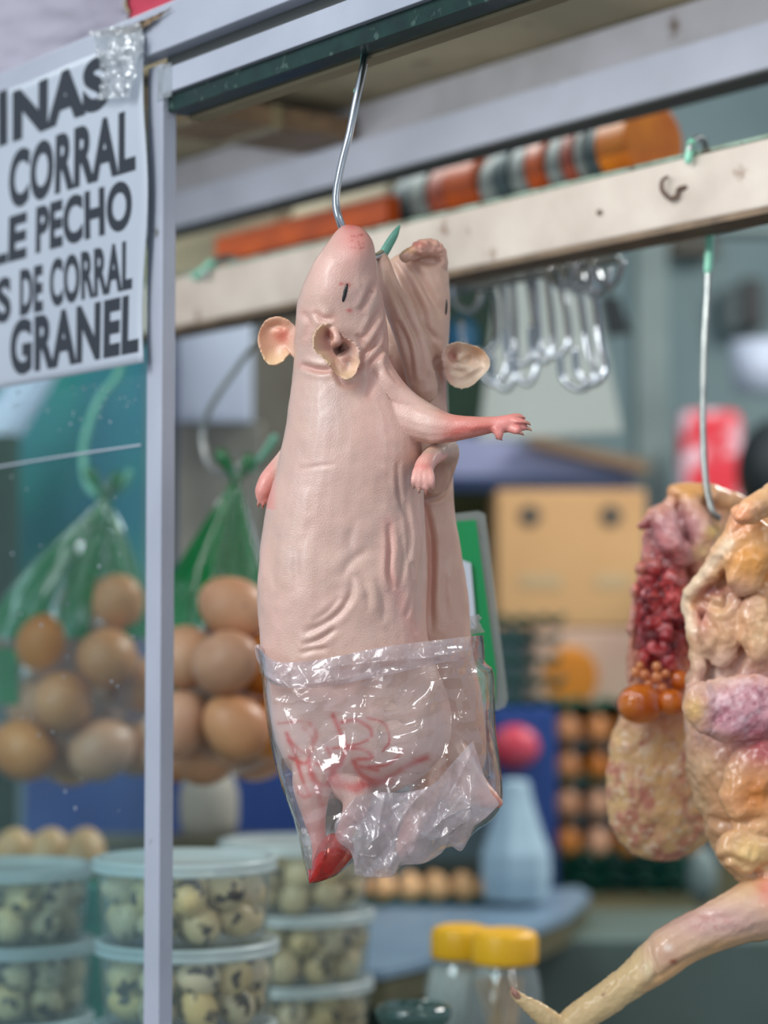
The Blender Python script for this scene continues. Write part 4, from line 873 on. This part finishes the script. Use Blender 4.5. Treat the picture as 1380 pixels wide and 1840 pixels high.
# ================================================================ EGG BAGS
def eggmesh(r, h): return ellV((0, 0, 0), (r, r, h), None, 20, 14, .10)
def place_eggs(proto, spots, label, cat, group, material=None):
    for i, (p, rx, ry, rz) in enumerate(spots):
        e = proto if i == 0 and proto.get('used') is None else proto.copy()
        if e is proto: proto['used'] = 1
        else: C.objects.link(e)
        e.location = tuple(p); e.rotation_euler = (rx, ry, rz); tag(e, label, cat, group)
        if 'used' in e.keys() and e is not proto: del e['used']
def newproto(name, r, h, m):
    v, f = eggmesh(r, h); return obj(name, (v, f), m, origin=(0, 0, 0))
def eggbag(knot, Yb, eggs, prof, panels, label, elabel, egroup, seed, er=.0262):
    kx, ky = knot; k = Yb/F_PX; kp = W(kx, ky, Yb)
    th = thing('egg_bag', W(prof[-1][1], prof[-1][0], Yb), label, 'bag')
    n = 120; R = catmull([(y, cx, r) for y, cx, r in prof], 60); rs = np.random.RandomState(seed); ph = rs.uniform(0, 6, 4)
    ang = np.arange(n)*2*PI/n; rings = []
    for y, cx, r in R:
        c = W(cx, y, Yb); f = np.clip((y-ky)/60, 0, 1)*np.clip((1180-y)/160, .10, 1)
        rad = r*k*(1+f*.10*np.sin(ang*17+ph[0])+f*.06*np.sin(ang*31+ph[1])+.02*np.sin(ang*5+y/40))
        rings.append(np.stack([c[0]+rad*np.cos(ang), c[1]+rad*.62*np.sin(ang), np.full(n, c[2])], 1))
    v, f = loftV(rings, False)
    gi, ci = [], []
    for q in f:
        i = q[0]//n; j = q[0] % n; y = R[i][0]; a = (j+.5)/n
        (gi if panels(a, y) else ci).append(q)
    def sub(faces):
        ids = sorted({i for q in faces for i in q}); mp = {a: b for b, a in enumerate(ids)}
        return [v[i] for i in ids], [tuple(mp[i] for i in q) for q in faces]
    obj('clear_film', sub(ci), M['clear_film'], th); 
    g_ = sub(gi); obj('green_print', g_, M['green_film'], th)
    # knot ears above the tie
    for dx, dy, dd in ((-26, -42, 0), (22, -34, .004), (4, -22, -.006)):
        obj('knot_end', tubeV([W(kx, ky+4, Yb), W(kx+dx*.5, ky+dy*.5, Yb+dd), W(kx+dx, ky+dy, Yb+dd)], [.0035, .0045, .0068], 9, 4), M['green_film'] if dx != 4 else M['clear_film'], th)
    sp_ = []
    re = random.Random(seed)
    for x, y, d in eggs: sp_.append((W(x, y, Yb+d), re.uniform(.4, 1.5), re.uniform(-.6, .6), re.uniform(0, 6)))
    Q = np.array([q[0] for q in sp_])
    for it in range(80):
        for a in range(len(Q)):
            for b in range(a):
                d = Q[a]-Q[b]; L_ = np.linalg.norm(d)
                if L_ < er*2.1: d[1] *= 1.6; d = d/np.linalg.norm(d); Q[a] += d*(er*2.1-L_)*.5; Q[b] -= d*(er*2.1-L_)*.5
    sp_ = [(Q[i],)+tuple(q[1:]) for i, q in enumerate(sp_)]
    pr = newproto('brown_egg', er, er*1.17, M['brown_egg'])
    place_eggs(pr, sp_, elabel, 'egg', egroup)
eggsR = [(420, 1098, -.030), (375, 1085, .03), (462, 1110, .012), (410, 1190, -.055), (340, 1180, -.03), (470, 1200, -.03), (415, 1298, -.055), (335, 1305, -.040), (480, 1300, -.02), (380, 1345, .02), (440, 1345, .03), (400, 1240, .03), (460, 1245, .05), (350, 1250, .04), (330, 1340, .03)]
def panR(a, y):   # a: 0 right, .5 left, .75 towards camera
    if y < 1118 and (.52 < a < .725): return True
    if y < 1118 and (.84 < a < .93 or .1 < a < .35): return True
    return 1165 < y < 1275 and .56 < a < .615
eggbag((425, 862), 2.02, eggsR, [(845, 425, 14), (862, 424, 9), (885, 420, 16), (960, 408, 48), (1040, 398, 84), (1110, 396, 104), (1180, 400, 112), (1260, 402, 112), (1330, 402, 104), (1372, 402, 76), (1392, 402, 20)], panR,
       'green printed clear bag of brown eggs hanging right of the post', 'brown egg inside the bag right of the post', 'brown eggs in the right bag', 5)
eggsL = [(203, 1095, -.02), (190, 1180, -.045), (120, 1255, -.060), (185, 1345, -.050), (40, 1345, -.05), (80, 1160, -.03), (240, 1240, .0), (235, 1330, .0), (60, 1260, -.01), (130, 1345, .02), (110, 1170, .03), (150, 1110, .03), (20, 1200, .02), (170, 1270, .04), (90, 1340, .04)]
def panL(a, y):
    if y < 1138 and (.50 < a < .80 or .885 < a < .97 or .1 < a < .4): return not (.70 < a < .73)
    return 1165 < y < 1250 and .52 < a < .66
eggbag((188, 893), 2.26, eggsL, [(876, 188, 16), (893, 188, 11), (915, 184, 20), (990, 160, 72), (1070, 138, 118), (1140, 126, 142), (1200, 124, 146), (1280, 126, 142), (1340, 126, 128), (1385, 128, 90), (1405, 128, 24)], panL,
       'green printed clear bag of brown eggs hanging behind the glass', 'brown egg inside the bag behind the glass', 'brown eggs in the left bag', 9, .0282)

# ================================================================ TUBS OF QUAIL EGGS
TH = .061; TR = .0690
def tub(px, Yc, ztop, label, first=None):
    x = (px-690)/F_PX*Yc; base = np.array([x, Yc, ztop-TH])
    t = thing('plastic_tub', base, label, 'tub', None)
    if first:
        for ch in first.children:
            c = ch.copy(); C.objects.link(c); c.parent = t
        return t
    c = base
    prof = [(0.001, .0012), (.058, .0012), (.060, .004), (.0645, .052), (.0645, .0525), (.0655, .0525), (.0655, .052), (.0612, .003), (.059, 0), (0.001, 0)]
    obj('tub_wall', latheV(prof, c, 72), M['tub'], t, recalc=True)
    lp = [(.001, .0560), (.0610, .0560), (.0625, .0608), (.0665, .0610), (.0690, .0598), (.0692, .0570), (.0678, .0562), (.0690, .0548), (.0694, .0515), (.0678, .0508), (.0660, .0530), (.0640, .0550), (.001, .0550)]
    obj('tub_lid', latheV(lp, c, 72), M['lid'], t, recalc=True)
    return t
qp = newproto('quail_egg', .0136, .0170, M['quail'])
def fill(px, Yc, ztop, label, group, seed, layers=2):
    x = (px-690)/F_PX*Yc; r_ = random.Random(seed); sp_ = []
    for L_ in range(layers):
        z = ztop-TH+.0150+L_*.0215; off = r_.uniform(0, 6)
        for k in range(10 if L_ else 9):
            a = off+k*2*PI/(10 if L_ else 9); rad = .0445+(.003 if L_ else 0)
            if math.sin(a) > .55: continue
            sp_.append(((x+rad*math.cos(a)*1.0, Yc+rad*math.sin(a), z+r_.uniform(-.001, .0025)), r_.choice([0, PI/2, 1.0, .5])+r_.uniform(-.3, .3), r_.uniform(-.4, .4), r_.uniform(0, 6)))
        for k in range(3):
            a = off+k*2*PI/3; sp_.append(((x+.017*math.cos(a), Yc+.017*math.sin(a), z), r_.uniform(0, 1.5), r_.uniform(-.4, .4), r_.uniform(0, 6)))
    place_eggs(qp, sp_, label, 'egg', group)
t0 = None
stacks = [('front', 334, 1.757, 1.3306, ['top of the front stack', 'middle of the front stack', 'lowest of the front stack']),
          ('left', 22, 1.93, 1.308, ['top of the stack behind the glass', 'middle of the stack behind the glass', 'lowest of the stack behind the glass']),
          ('right', 532, 2.10, 1.3125, ['top of the rear stack below the plastic bag', 'middle of the rear stack below the plastic bag', 'lowest of the rear stack below the plastic bag'])]
for si, (nm, px, Yc, zt, names) in enumerate(stacks):
    for k in range(3):
        nt_ = tub(px+(0, 5, 2)[k], Yc, zt-k*TH, 'frosted quail egg tub with pale lid, '+names[k], t0)
        if t0 is None: t0 = nt_
        fill(px+(0, 5, 2)[k], Yc, zt-k*TH, 'speckled quail egg in the tub '+names[k], 'quail eggs in the tub '+names[k], 10*si+k)
    x = (px-690)/F_PX*Yc
    sh_ = obj('stand', latheV([(.001, 1.0), (.064, 1.0), (.064, zt-3*TH), (.001, zt-3*TH)], (x, Yc, 0), 48), M['beige'], smooth='auto'); sh_.name = 'tub_stand'
    tag(sh_, 'low board stand under the '+nm+' stack of egg tubs', 'stand')

# eggs seen over left stack, on a tray
pr = newproto('brown_egg', .0225, .0275, M['tan_egg'])
place_eggs(pr, [(W(x, 1535, 2.35), .3, .2, i) for i, x in enumerate((25, 85, 150))], 'brown egg in the row showing above the left stack of tubs', 'egg', 'eggs behind the left stack')
tag(obj('egg_tray', boxV(*[float(q) for q in (W(-80, 1535, 2.35)[0], W(190, 1535, 2.35)[0])], 2.28, 2.42, 1.0, float(W(85, 1535, 2.35)[2])-.024), M['teal'], smooth=False, bevel=.004), 'tray under the row of eggs behind the left stack of tubs', 'tray')

# ================================================================ BACKGROUND
def WB(x0, y0, x1, y1, Y, th):   # box facing the camera
    a = W(x0, y1, Y); b = W(x1, y0, Y); return boxV(a[0], b[0], Y, Y+th, a[2], b[2])
tag(obj('teal_tarpaulin', WB(-160, 560, 262, 1170, 3.3, .02), M['tealcloth'], smooth=False), 'teal blue tarpaulin hanging behind the left egg bag', 'tarpaulin')
tag(obj('pale_pole', tubeV([W(-60, 880, 3.15), W(80, 640, 3.15)], .028, 14, 3), M['board']), 'pale slanting bar in front of the teal tarpaulin', 'bar')
tag(obj('grey_curtain', WB(-160, 780, 30, 1500, 3.1, .03), M['dkgreen'], smooth=False), 'dull green cloth behind the glass at the left edge', 'cloth')
cr = thing('blue_crate', W(200, 1620, 2.9), 'large dark blue crate below the hanging egg bags', 'crate')
obj('crate_wall', WB(40, 1130, 560, 1640, 2.9, .35), M['blue'], cr, smooth=False, bevel=.01)
obj('crate_rim', WB(30, 1115, 570, 1145, 2.88, .38), M['blue'], cr, smooth=False, bevel=.004)
tag(obj('pale_jug', latheV([(.001, 0), (.030, 0), (.034, .02), (.034, .05), (.026, .075), (.014, .085), (.001, .086)], W(375, 1505, 2.7), 28), M['beige']), 'small grey beige jug standing before the blue crate', 'jug')
tag(obj('wooden_shelf', boxV(-.5, -.08, 2.64, 2.76, float(W(375, 1505, 2.7)[2])-.012, float(W(375, 1505, 2.7)[2])), M['counteredge'], smooth=False, bevel=.003), 'narrow shelf carrying the small jug before the blue crate', 'shelf')
tag(obj('white_board', WB(318, 520, 452, 758, 2.9, .02), M['board'], smooth=False, bevel=.002), 'pale blue board seen between the post and the dark doorway', 'board')
tag(obj('beige_panel', WB(300, 758, 470, 1120, 2.92, .03), M['beige'], smooth=False), 'beige grey panel below the pale blue board', 'panel')
tag(obj('navy_strip', WB(296, 560, 316, 1200, 2.85, .03), M['navy'], smooth=False, bevel=.003), 'navy blue upright strip just right of the post', 'strip')
tag(obj('dark_cabinet', boxV(float(W(455, 900, 3.4)[0]), float(W(640, 900, 3.4)[0]), 3.4, 3.8, 0, float(W(455, 520, 3.4)[2])), M['dkbrown'], smooth=False), 'dark brown cabinet side left of the front guinea pig', 'cabinet')
# right side
tag(obj('steel_column', WB(1146, 420, 1200, 1300, 4.4, .1), M['wallpost'], smooth=False, bevel=.004), 'grey green steel column left of the red and white bag', 'column')
tag(obj('plastic_sheet', prismV([W(905, 440, 3.0), W(1050, 440, 3.0), W(1118, 775, 3.0), W(860, 790, 3.0)], np.array([0, .012, 0])), M['whitefilm'], smooth=False), 'pale translucent plastic sheet behind the bunch of hooks', 'plastic sheet')
tag(obj('black_tag', prismV([W(1078, 535, 3.0), W(1088, 533, 3.0), W(1082, 440, 3.0), W(1086, 440, 3.0), W(1094, 533, 3.0), W(1112, 532, 3.0), W(1134, 598, 3.0), W(1092, 604, 3.0)], np.array([0, .012, 0])), M['black'], smooth=False), 'small black tag right of the bunch of hooks', 'tag')
pz = float(W(980, 436, 3.0)[2])
hr = thing('hanging_rail', (.3, 3.006, 0), 'grey rail on posts behind the wooden beam, carrying the plastic sheet', 'rail')
obj('rail_tube', tubeV([(-.9, 3.006, pz+.014), (1.3, 3.006, pz+.014)], .008, 10, 3), M['wallpost'], hr)
for x in (-.9, 1.3): obj('rail_post', tubeV([(x, 3.006, 0), (x, 3.006, pz+.014)], .012, 10, 3), M['wallpost'], hr)
tag(obj('wooden_strip', prismV([W(950, 780, 3.86), W(950, 798, 3.86), W(1165, 852, 3.86), W(1165, 828, 3.86)], np.array([0, .04, 0])), M['slat'], smooth=False), 'brown wooden strip slanting above the lavender tarpaulin', 'strip')
tag(obj('lavender_tarpaulin', prismV([W(740, 770, 3.9), W(980, 800, 3.9), W(1140, 850, 3.9), W(1140, 880, 3.9), W(740, 880, 3.9)], np.array([0, .05, 0])), M['lav'], smooth=False), 'lavender grey tarpaulin lying over the cardboard box', 'tarpaulin')
tag(obj('navy_cloth', WB(740, 855, 1130, 884, 3.85, .04), M['navy'], smooth=False, bevel=.006), 'dark blue cloth edge just above the cardboard box', 'cloth')
tag(obj('dark_green_cloth', WB(740, 470, 905, 800, 5.14, .06), M['dkgreen'], smooth=False), 'dark green cloth behind the rear guinea pig ear', 'cloth')
tag(obj('blue_bottle', latheV([(.001, 0), (.03, 0), (.03, .07), (.012, .09), (.001, .09)], W(830, 650, 5.11), 24), mat('blue_bottle', (16, 92, 130), None, rough=.3)), 'small blue bottle by the rear guinea pig eye', 'bottle')
tag(obj('olive_sack', WB(740, 850, 905, 960, 4.0, .2), M['olive'], smooth=False, bevel=.02), 'olive green sack left of the cardboard box', 'sack')
tag(obj('grey_sack', WB(740, 964, 890, 1110, 4.0, .2), M['wallpost'], smooth=False, bevel=.02), 'grey sack behind the green card', 'sack')
bx = thing('cardboard_box', W(1020, 1130, 3.75), 'tan cardboard box with two dark round marks', 'box')
a = W(893, 1128, 3.75); b = W(1160, 880, 3.75)
bb = obj('box_body', boxV(a[0], b[0], 3.75, 4.0, a[2], b[2]), M['card'], bx, smooth=False, bevel=.004)
for x in (952, 1098): obj('printed_mark', latheV([(.001, 0), (.017, 0), (.017, .002), (.001, .002)], (0, 0, 0), 20) if False else ellV(W(x, 927, 3.749), (.018, .0012, .018), n=18, m=8), M['card_mark'], bb)
for x0, x1 in ((935, 1010), (1070, 1130)): obj('printed_line', WB(x0, 1032, x1, 1056, 3.7485, .002), M['card_mark2'], bb, smooth=False)
ct = thing('printed_carton', W(1045, 1290, 3.75), 'pale carton with orange round print below the cardboard box', 'box')
a = W(960, 1290, 3.75); b = W(1200, 1130, 3.75)
cb = obj('carton_body', boxV(a[0], b[0], 3.75, 4.0, a[2], b[2]-.0005), M['pale_carton'], ct, smooth=False, bevel=.004)
obj('orange_picture', ellV(W(1025, 1215, 3.749), (.045, .0015, .048), n=24, m=8), M['orange_print'], cb)
# egg tray mesh: a relief of cups
def traymesh(nx, ny, pitch, h):
    N_ = 6; W_, H_ = nx*N_, ny*N_; v = []; f = []
    for k in (0, 1):
        for j in range(H_+1):
            for i in range(W_+1):
                x, y = i*pitch/N_, j*pitch/N_
                z = h*.5*(1+.5*(math.cos(2*PI*i/N_)+math.cos(2*PI*j/N_)))
                v.append((x-nx*pitch/2, y-ny*pitch/2, z+(.002 if k else 0)))
    q = (W_+1)*(H_+1)
    for j in range(H_):
        for i in range(W_):
            a_ = j*(W_+1)+i; g_ = (a_, a_+1, a_+W_+2, a_+W_+1); f.append(g_[::-1]); f.append(tuple(t+q for t in g_))
    for i in range(W_): f.append((i, i+1, i+1+q, i+q)); b_ = H_*(W_+1)+i; f.append((b_+1, b_, b_+q, b_+1+q))
    for j in range(H_): a_ = j*(W_+1); b_ = a_+W_+1; f.append((b_, a_, a_+q, b_+q)); a_ += W_; b_ += W_; f.append((a_, b_, b_+q, a_+q))
    return v, f
ty = obj('egg_tray', traymesh(6, 4, .046, .020), M['teal'], origin=(0, 0, 0)); x_t = float(W(1102, 1500, 3.6)[0])
z0_ = float(W(1100, 1608, 3.6)[2]); lv = .0575
eg = newproto('brown_egg', .0215, .027, M['brown_egg'])
pos_names = ['bottom', 'second from bottom', 'third from bottom', 'fourth from bottom', 'top']
for k in range(5):
    e = ty if k == 0 else ty.copy()
    if k: C.objects.link(e)
    if k in (1, 3): e.data = ty.data.copy(); e.data.materials.clear(); e.data.materials.append(M['grey_tray'])
    if k: e.location = (x_t, 3.7, z0_+.046+k*lv)
    else: e.location = (x_t, 3.7, z0_+.046)
    tag(e, ('teal' if k not in (1, 3) else 'grey')+' egg tray, '+pos_names[k]+' of the egg stack right of the pale blue jug', 'tray')
    if k < 4:
        place_eggs(eg, [((x_t-.115+.046*i, 3.7-.069+.046*j, z0_+.046+k*lv+.033), .1*((i*7+j) % 3), .12*((i+j) % 2), i) for i in range(6) for j in range(3)], 'brown egg on the '+pos_names[k]+' tray of the blurred egg stack', 'egg', 'eggs on the '+pos_names[k]+' tray')
for k in range(2):
    e = ty.copy(); C.objects.link(e); e.location = (x_t, 3.7, z0_+k*.022); tag(e, ('upper', 'lower')[1-k]+' empty teal tray under the blurred egg stack, near the hen leg', 'tray')
# empty teal trays
tstack = traymesh(4, 3, .030, .016)
b0 = W(935, 1272, 3.45); te = obj('egg_tray', tstack, M['teal'], origin=(0, 0, 0)); te.location = tuple(b0)
nt5 = ['lowest', 'second lowest', 'middle', 'second highest', 'topmost']
for k in range(5):
    e = te if k == 0 else te.copy()
    if k: C.objects.link(e); e.location = (b0[0]+.004*math.sin(k*2), b0[1], b0[2]+k*.030)
    tag(e, 'empty dark teal tray, '+nt5[k]+' of the pile left of the printed carton', 'tray')
tag(obj('blue_box', WB(880, 1272, 1000, 1605, 3.4, .16), M['blue'], smooth=False, bevel=.006), 'dark blue box under the pile of empty teal trays', 'box')
tag(obj('red_packet', ellV(W(925, 1342, 3.383), (.035, .02, .031), n=24, m=14), mat('red_packet', (206, 48, 66), (190, 90, 110), 20, .4)), 'round red packet just right of the plastic bag', 'packet')
# table, counter
zt = z0_
tag(obj('back_table', boxV(.05, .75, 3.33, 4.15, zt-.04, zt-.001), M['counteredge'], smooth=False), 'table carrying the trays, boxes and cartons at the back', 'table')
cp = [(520, 1745, None), (690, 1740, None), (900, 1690, None), (1020, 1640, None), (1060, 1605, None), (1040, 1592, None), (860, 1612, None), (600, 1640, None), (520, 1650, None)]
zc = 1.148
cpoly = [W(x, y, (1.5-zc)*F_PX/(y-1130)) for x, y, _ in cp]
cn = thing('counter', cpoly[0], 'pale blue counter top with rounded end behind the tubs', 'counter')
obj('counter_top', prismV(cpoly, np.array([0, 0, -.012])), M['counter'], cn, smooth=False, bevel=.002)
ins = [p+(np.mean(cpoly, 0)-p)*.02+np.array([0, 0, -.0125]) for p in cpoly]
obj('counter_edge', prismV(ins, np.array([0, 0, -.030])), M['counteredge'], cn, smooth=False, bevel=.002)
tag(obj('teal_tray_rack', traymesh(8, 2, .034, .018), M['teal'], origin=(0, 0, 0)), 'low teal tray on the counter below the plastic bag', 'tray').location = tuple(W(760, 1628, 3.0)+np.array([0, 0, 0]))
pe = newproto('white_egg', .016, .019, M['tan_egg'])
place_eggs(pe, [((W(760, 1628, 3.0)[0]-.119+.034*i, 3.0-.017+.034*j, 1.5-498/F_PX*3.0+.026), .3, .2, i) for i in range(8) for j in range(2)], 'pale egg on the low teal tray below the plastic bag', 'egg', 'pale eggs on the counter tray')
tag(obj('pale_blue_jug', latheV([(.001, 0), (.043, 0), (.047, .030), (.046, .058), (.036, .085), (.024, .125), (.019, .150), (.001, .152)], W(925, 1612, 2.98)+np.array([0, 0, -.003]), 7), M['palebottle'], smooth=False, bevel=.003), 'pale blue plastic jug with narrow top standing on the counter', 'jug')
tag(obj('grey_green_cabinet', boxV(.05, 1.1, 2.95, 3.25, 0, 1.112), M['panel'], smooth=False, bevel=.004), 'dull grey green cabinet at lower right behind the hen foot', 'cabinet')
tag(obj('dark_green_cabinet', boxV(-.6, .045, 2.75, 3.2, 0, 1.10), M['dkgreen'], smooth=False, bevel=.004), 'dark green cabinet under the counter, behind the yellow-capped jars', 'cabinet')
tag(obj('rounded_pot', ellV(W(1262, 1575, 3.3), (.022, .02, .040), n=20, m=12), M['wallpost']), 'grey rounded pot left of the hen thigh', 'pot')
# red and white bag, black things
tag(obj('red_white_bag', boxV(float(W(1222, 800, 4.25)[0]), float(W(1336, 800, 4.25)[0]), 4.25, 4.31, 1.6895, float(W(1222, 735, 4.25)[2])), M['red'], smooth=False, bevel=.02), 'red and white bag behind the long hook', 'bag')
tag(obj('black_helmet', ellV(W(1395, 850, 3.6), (.062, .06, .085), n=28, m=16), M['black']), 'dark round object at the right edge beside the red and white bag', 'container')
wf = thing('wall_box', W(1335, 600, 5.18), 'black box on the grey wall right of the long hook', 'box')
obj('box_front', WB(1335, 500, 1372, 588, 5.1, .09), M['black'], wf, smooth=False, bevel=.004); obj('box_side', WB(1300, 515, 1334, 595, 5.12, .07), M['darkroll'], wf, smooth=False, bevel=.004)
tag(obj('pale_bucket', latheV([(.001, 0), (.05, 0), (.058, .10), (.056, .10), (.048, .004), (.001, .004)], W(1365, 705, 4.6), 30), M['board']), 'pale bucket below the black box on the wall', 'bucket')
tag(obj('wall_fitting', WB(1205, 425, 1290, 455, 5.1, .09), M['dkbrown'], smooth=False, bevel=.006), 'brown fitting on the wall right below the wooden beam', 'fitting')
tag(obj('lower_shelf', boxV(.28, 1.3, 4.1, 5.15, 1.66, 1.69), M['wallpost'], smooth=False), 'grey shelf behind the steel column at the back', 'shelf')
# coloured rolls above the beam
rolls = [(1160, 250, 'amber', .036, .062), (1108, 262, 'darkroll', .033, .016), (1090, 268, 'greyroll', .034, .012), (1068, 275, 'redroll', .034, .022), (1040, 282, 'greyroll', .032, .016), (1008, 290, 'orange', .034, .024), (975, 300, 'greyroll', .032, .018), (945, 308, 'darkroll', .033, .026), (912, 316, 'greyroll', .030, .018), (865, 335, 'orange', .034, .034), (825, 340, 'redroll', .031, .02), (792, 352, 'greyroll', .032, .022), (755, 358, 'darkroll', .030, .016), (690, 378, 'khaki', .033, .085), (590, 400, 'khaki', .032, .07)]
TR_ = .62
zr = 1.937
tag(obj('roll_shelf', SB(s_of(1260, TR_), s_of(190, TR_), TR_-.05, TR_+.06, zr-.052, zr-.040), M['groove'], smooth=False), 'narrow shelf hidden behind the wooden beam carrying the coloured rolls', 'shelf')
tag(obj('orange_box', SB(s_of(785, TR_), s_of(470, TR_), TR_-.062, TR_-.045, zr-.039, zr-.010), M['orange'], smooth=False, bevel=.001), 'low orange strip box before the khaki rolls above the wooden beam', 'box')
edges = [1182, 1122, 1100, 1080, 1055, 1025, 990, 960, 930, 900, 840, 808, 775, 740, 640, 560]
cnm = {'amber': 'amber', 'orange': 'orange', 'greyroll': 'grey', 'darkroll': 'dark slate', 'redroll': 'brick red', 'khaki': 'khaki'}
for i, (px, py, mm, r, wd) in enumerate(rolls):
    sa, sb = s_of(edges[i], TR_)+.001, s_of(edges[i+1], TR_)-.001
    prof = []; rings = []; th = np.arange(36)*2*PI/36
    for ss, rr_ in ((sa, .4), (sa, r-.002), (sa+.002, r), (sb-.002, r*.97), (sb, r*.97-.002), (sb, .4)):
        rq = .010 if rr_ == .4 else rr_
        rings.append(np.array([S(ss, TR_+rq*math.cos(t), zr-.040+r+rq*math.sin(t)) for t in th]))
    side = ('first' if i == 0 else ('last' if i == len(rolls)-1 else ''))
    rb_ = {0: 'at the right end of the row above the beam', 14: 'at the left end of the row above the beam'}.get(i, 'above the beam, %s on its left and %s on its right' % (cnm[rolls[min(i+1, 14)][2]], cnm[rolls[max(i-1, 0)][2]]))
    tag(obj('plastic_roll', loftV(rings), M[mm], smooth='auto'), cnm[mm]+' roll '+rb_, 'roll')

tag(obj('khaki_carton', SB(s_of(552, TR_), s_of(200, TR_), TR_-.04, TR_+.05, zr-.040, zr+.030), M['khaki'], smooth=False, bevel=.003), 'khaki carton left of the coloured rolls above the wooden beam', 'box')
# ================================================================ FOREGROUND JARS
def jar(px, ycap, Yj, rcap, label, nm):
    k = Yj/F_PX; top_ = W(px, ycap, Yj); c = np.array([top_[0], Yj, top_[2]-.118])
    t = thing('capped_jar', c, label, 'jar')
    obj('jar_body', latheV([(.001, 0), (.030, 0), (.033, .006), (.031, .070), (.0280, .088), (.0240, .094), (.0240, .104), (.0225, .104), (.0225, .093), (.0265, .087), (.0295, .068), (.0315, .008), (.001, .003)], c, 48), M['jar'], t)
    cap = [(.001, .0955), (rcap, .0955), (rcap+.0004, .098), (rcap+.0006, .116), (rcap-.002, .1205), (rcap-.008, .1225), (rcap-.010, .1218), (.001, .1225)]
    obj('cap', latheV(cap, c, 60), M['yellow'], t)
    return t, c
YJ = 1.95
j1, c1 = jar(828, 1672, YJ+.045, .0250, 'left yellow-capped jar of white salt', 's')
sa_ = obj('salt', latheV([(.001, .004), (.0305, .009), (.0288, .066), (.0255, .0855), (.001, .0885)], c1, 40), M['salt']); tag(sa_, 'white salt filling the left yellow-capped jar', 'salt', kind='stuff')
j2, c2 = jar(906, 1680, YJ-.02, .0272, 'right yellow-capped jar of toothpicks', 't')
rp = random.Random(2); pk0 = None
for i in range(34):
    a = rp.uniform(0, 2*PI); rr_ = rp.uniform(0, .017); a2 = a+rp.uniform(.6, 2.2); r2 = rp.uniform(.006, .023)
    p0 = c2+np.array([rr_*math.cos(a), rr_*math.sin(a), .006]); p1 = c2+np.array([r2*math.cos(a2)*.85-.004, r2*math.sin(a2)*.85, .080+rp.uniform(-.003, .004)])
    tag(obj('toothpick', tubeV([p0, p1], .0011, 6, 2), M['pick']), 'thin wooden toothpick in the right yellow-capped jar', 'toothpick', 'toothpicks in the jar')
tag(obj('jar_stand', boxV(float(c1[0])-.06, float(c2[0])+.06, YJ-.075, YJ+.10, 1.0, float(min(c1[2], c2[2]))-.0005), M['counteredge'], smooth=False, bevel=.002), 'ledge under the yellow-capped jars', 'ledge')
cg = W(743, 1806, 1.72)
tag(obj('green_glass_jar', latheV([(.001, -.085), (.030, -.085), (.033, -.075), (.033, -.022), (.022, -.016), (.0265, -.010), (.0282, -.004), (.0262, 0), (.022, .0005), (.0195, -.003), (.001, -.0045)], cg, 56), M['greenglass']), 'dark green glass jar top at the bottom edge, between tubs and jars', 'jar')
tag(obj('jar_ledge', boxV(float(cg[0])-.05, float(cg[0])+.05, 1.67, 1.77, 1.0, float(cg[2])-.0852), M['dkgreen'], smooth=False), 'small ledge under the green glass jar', 'ledge')
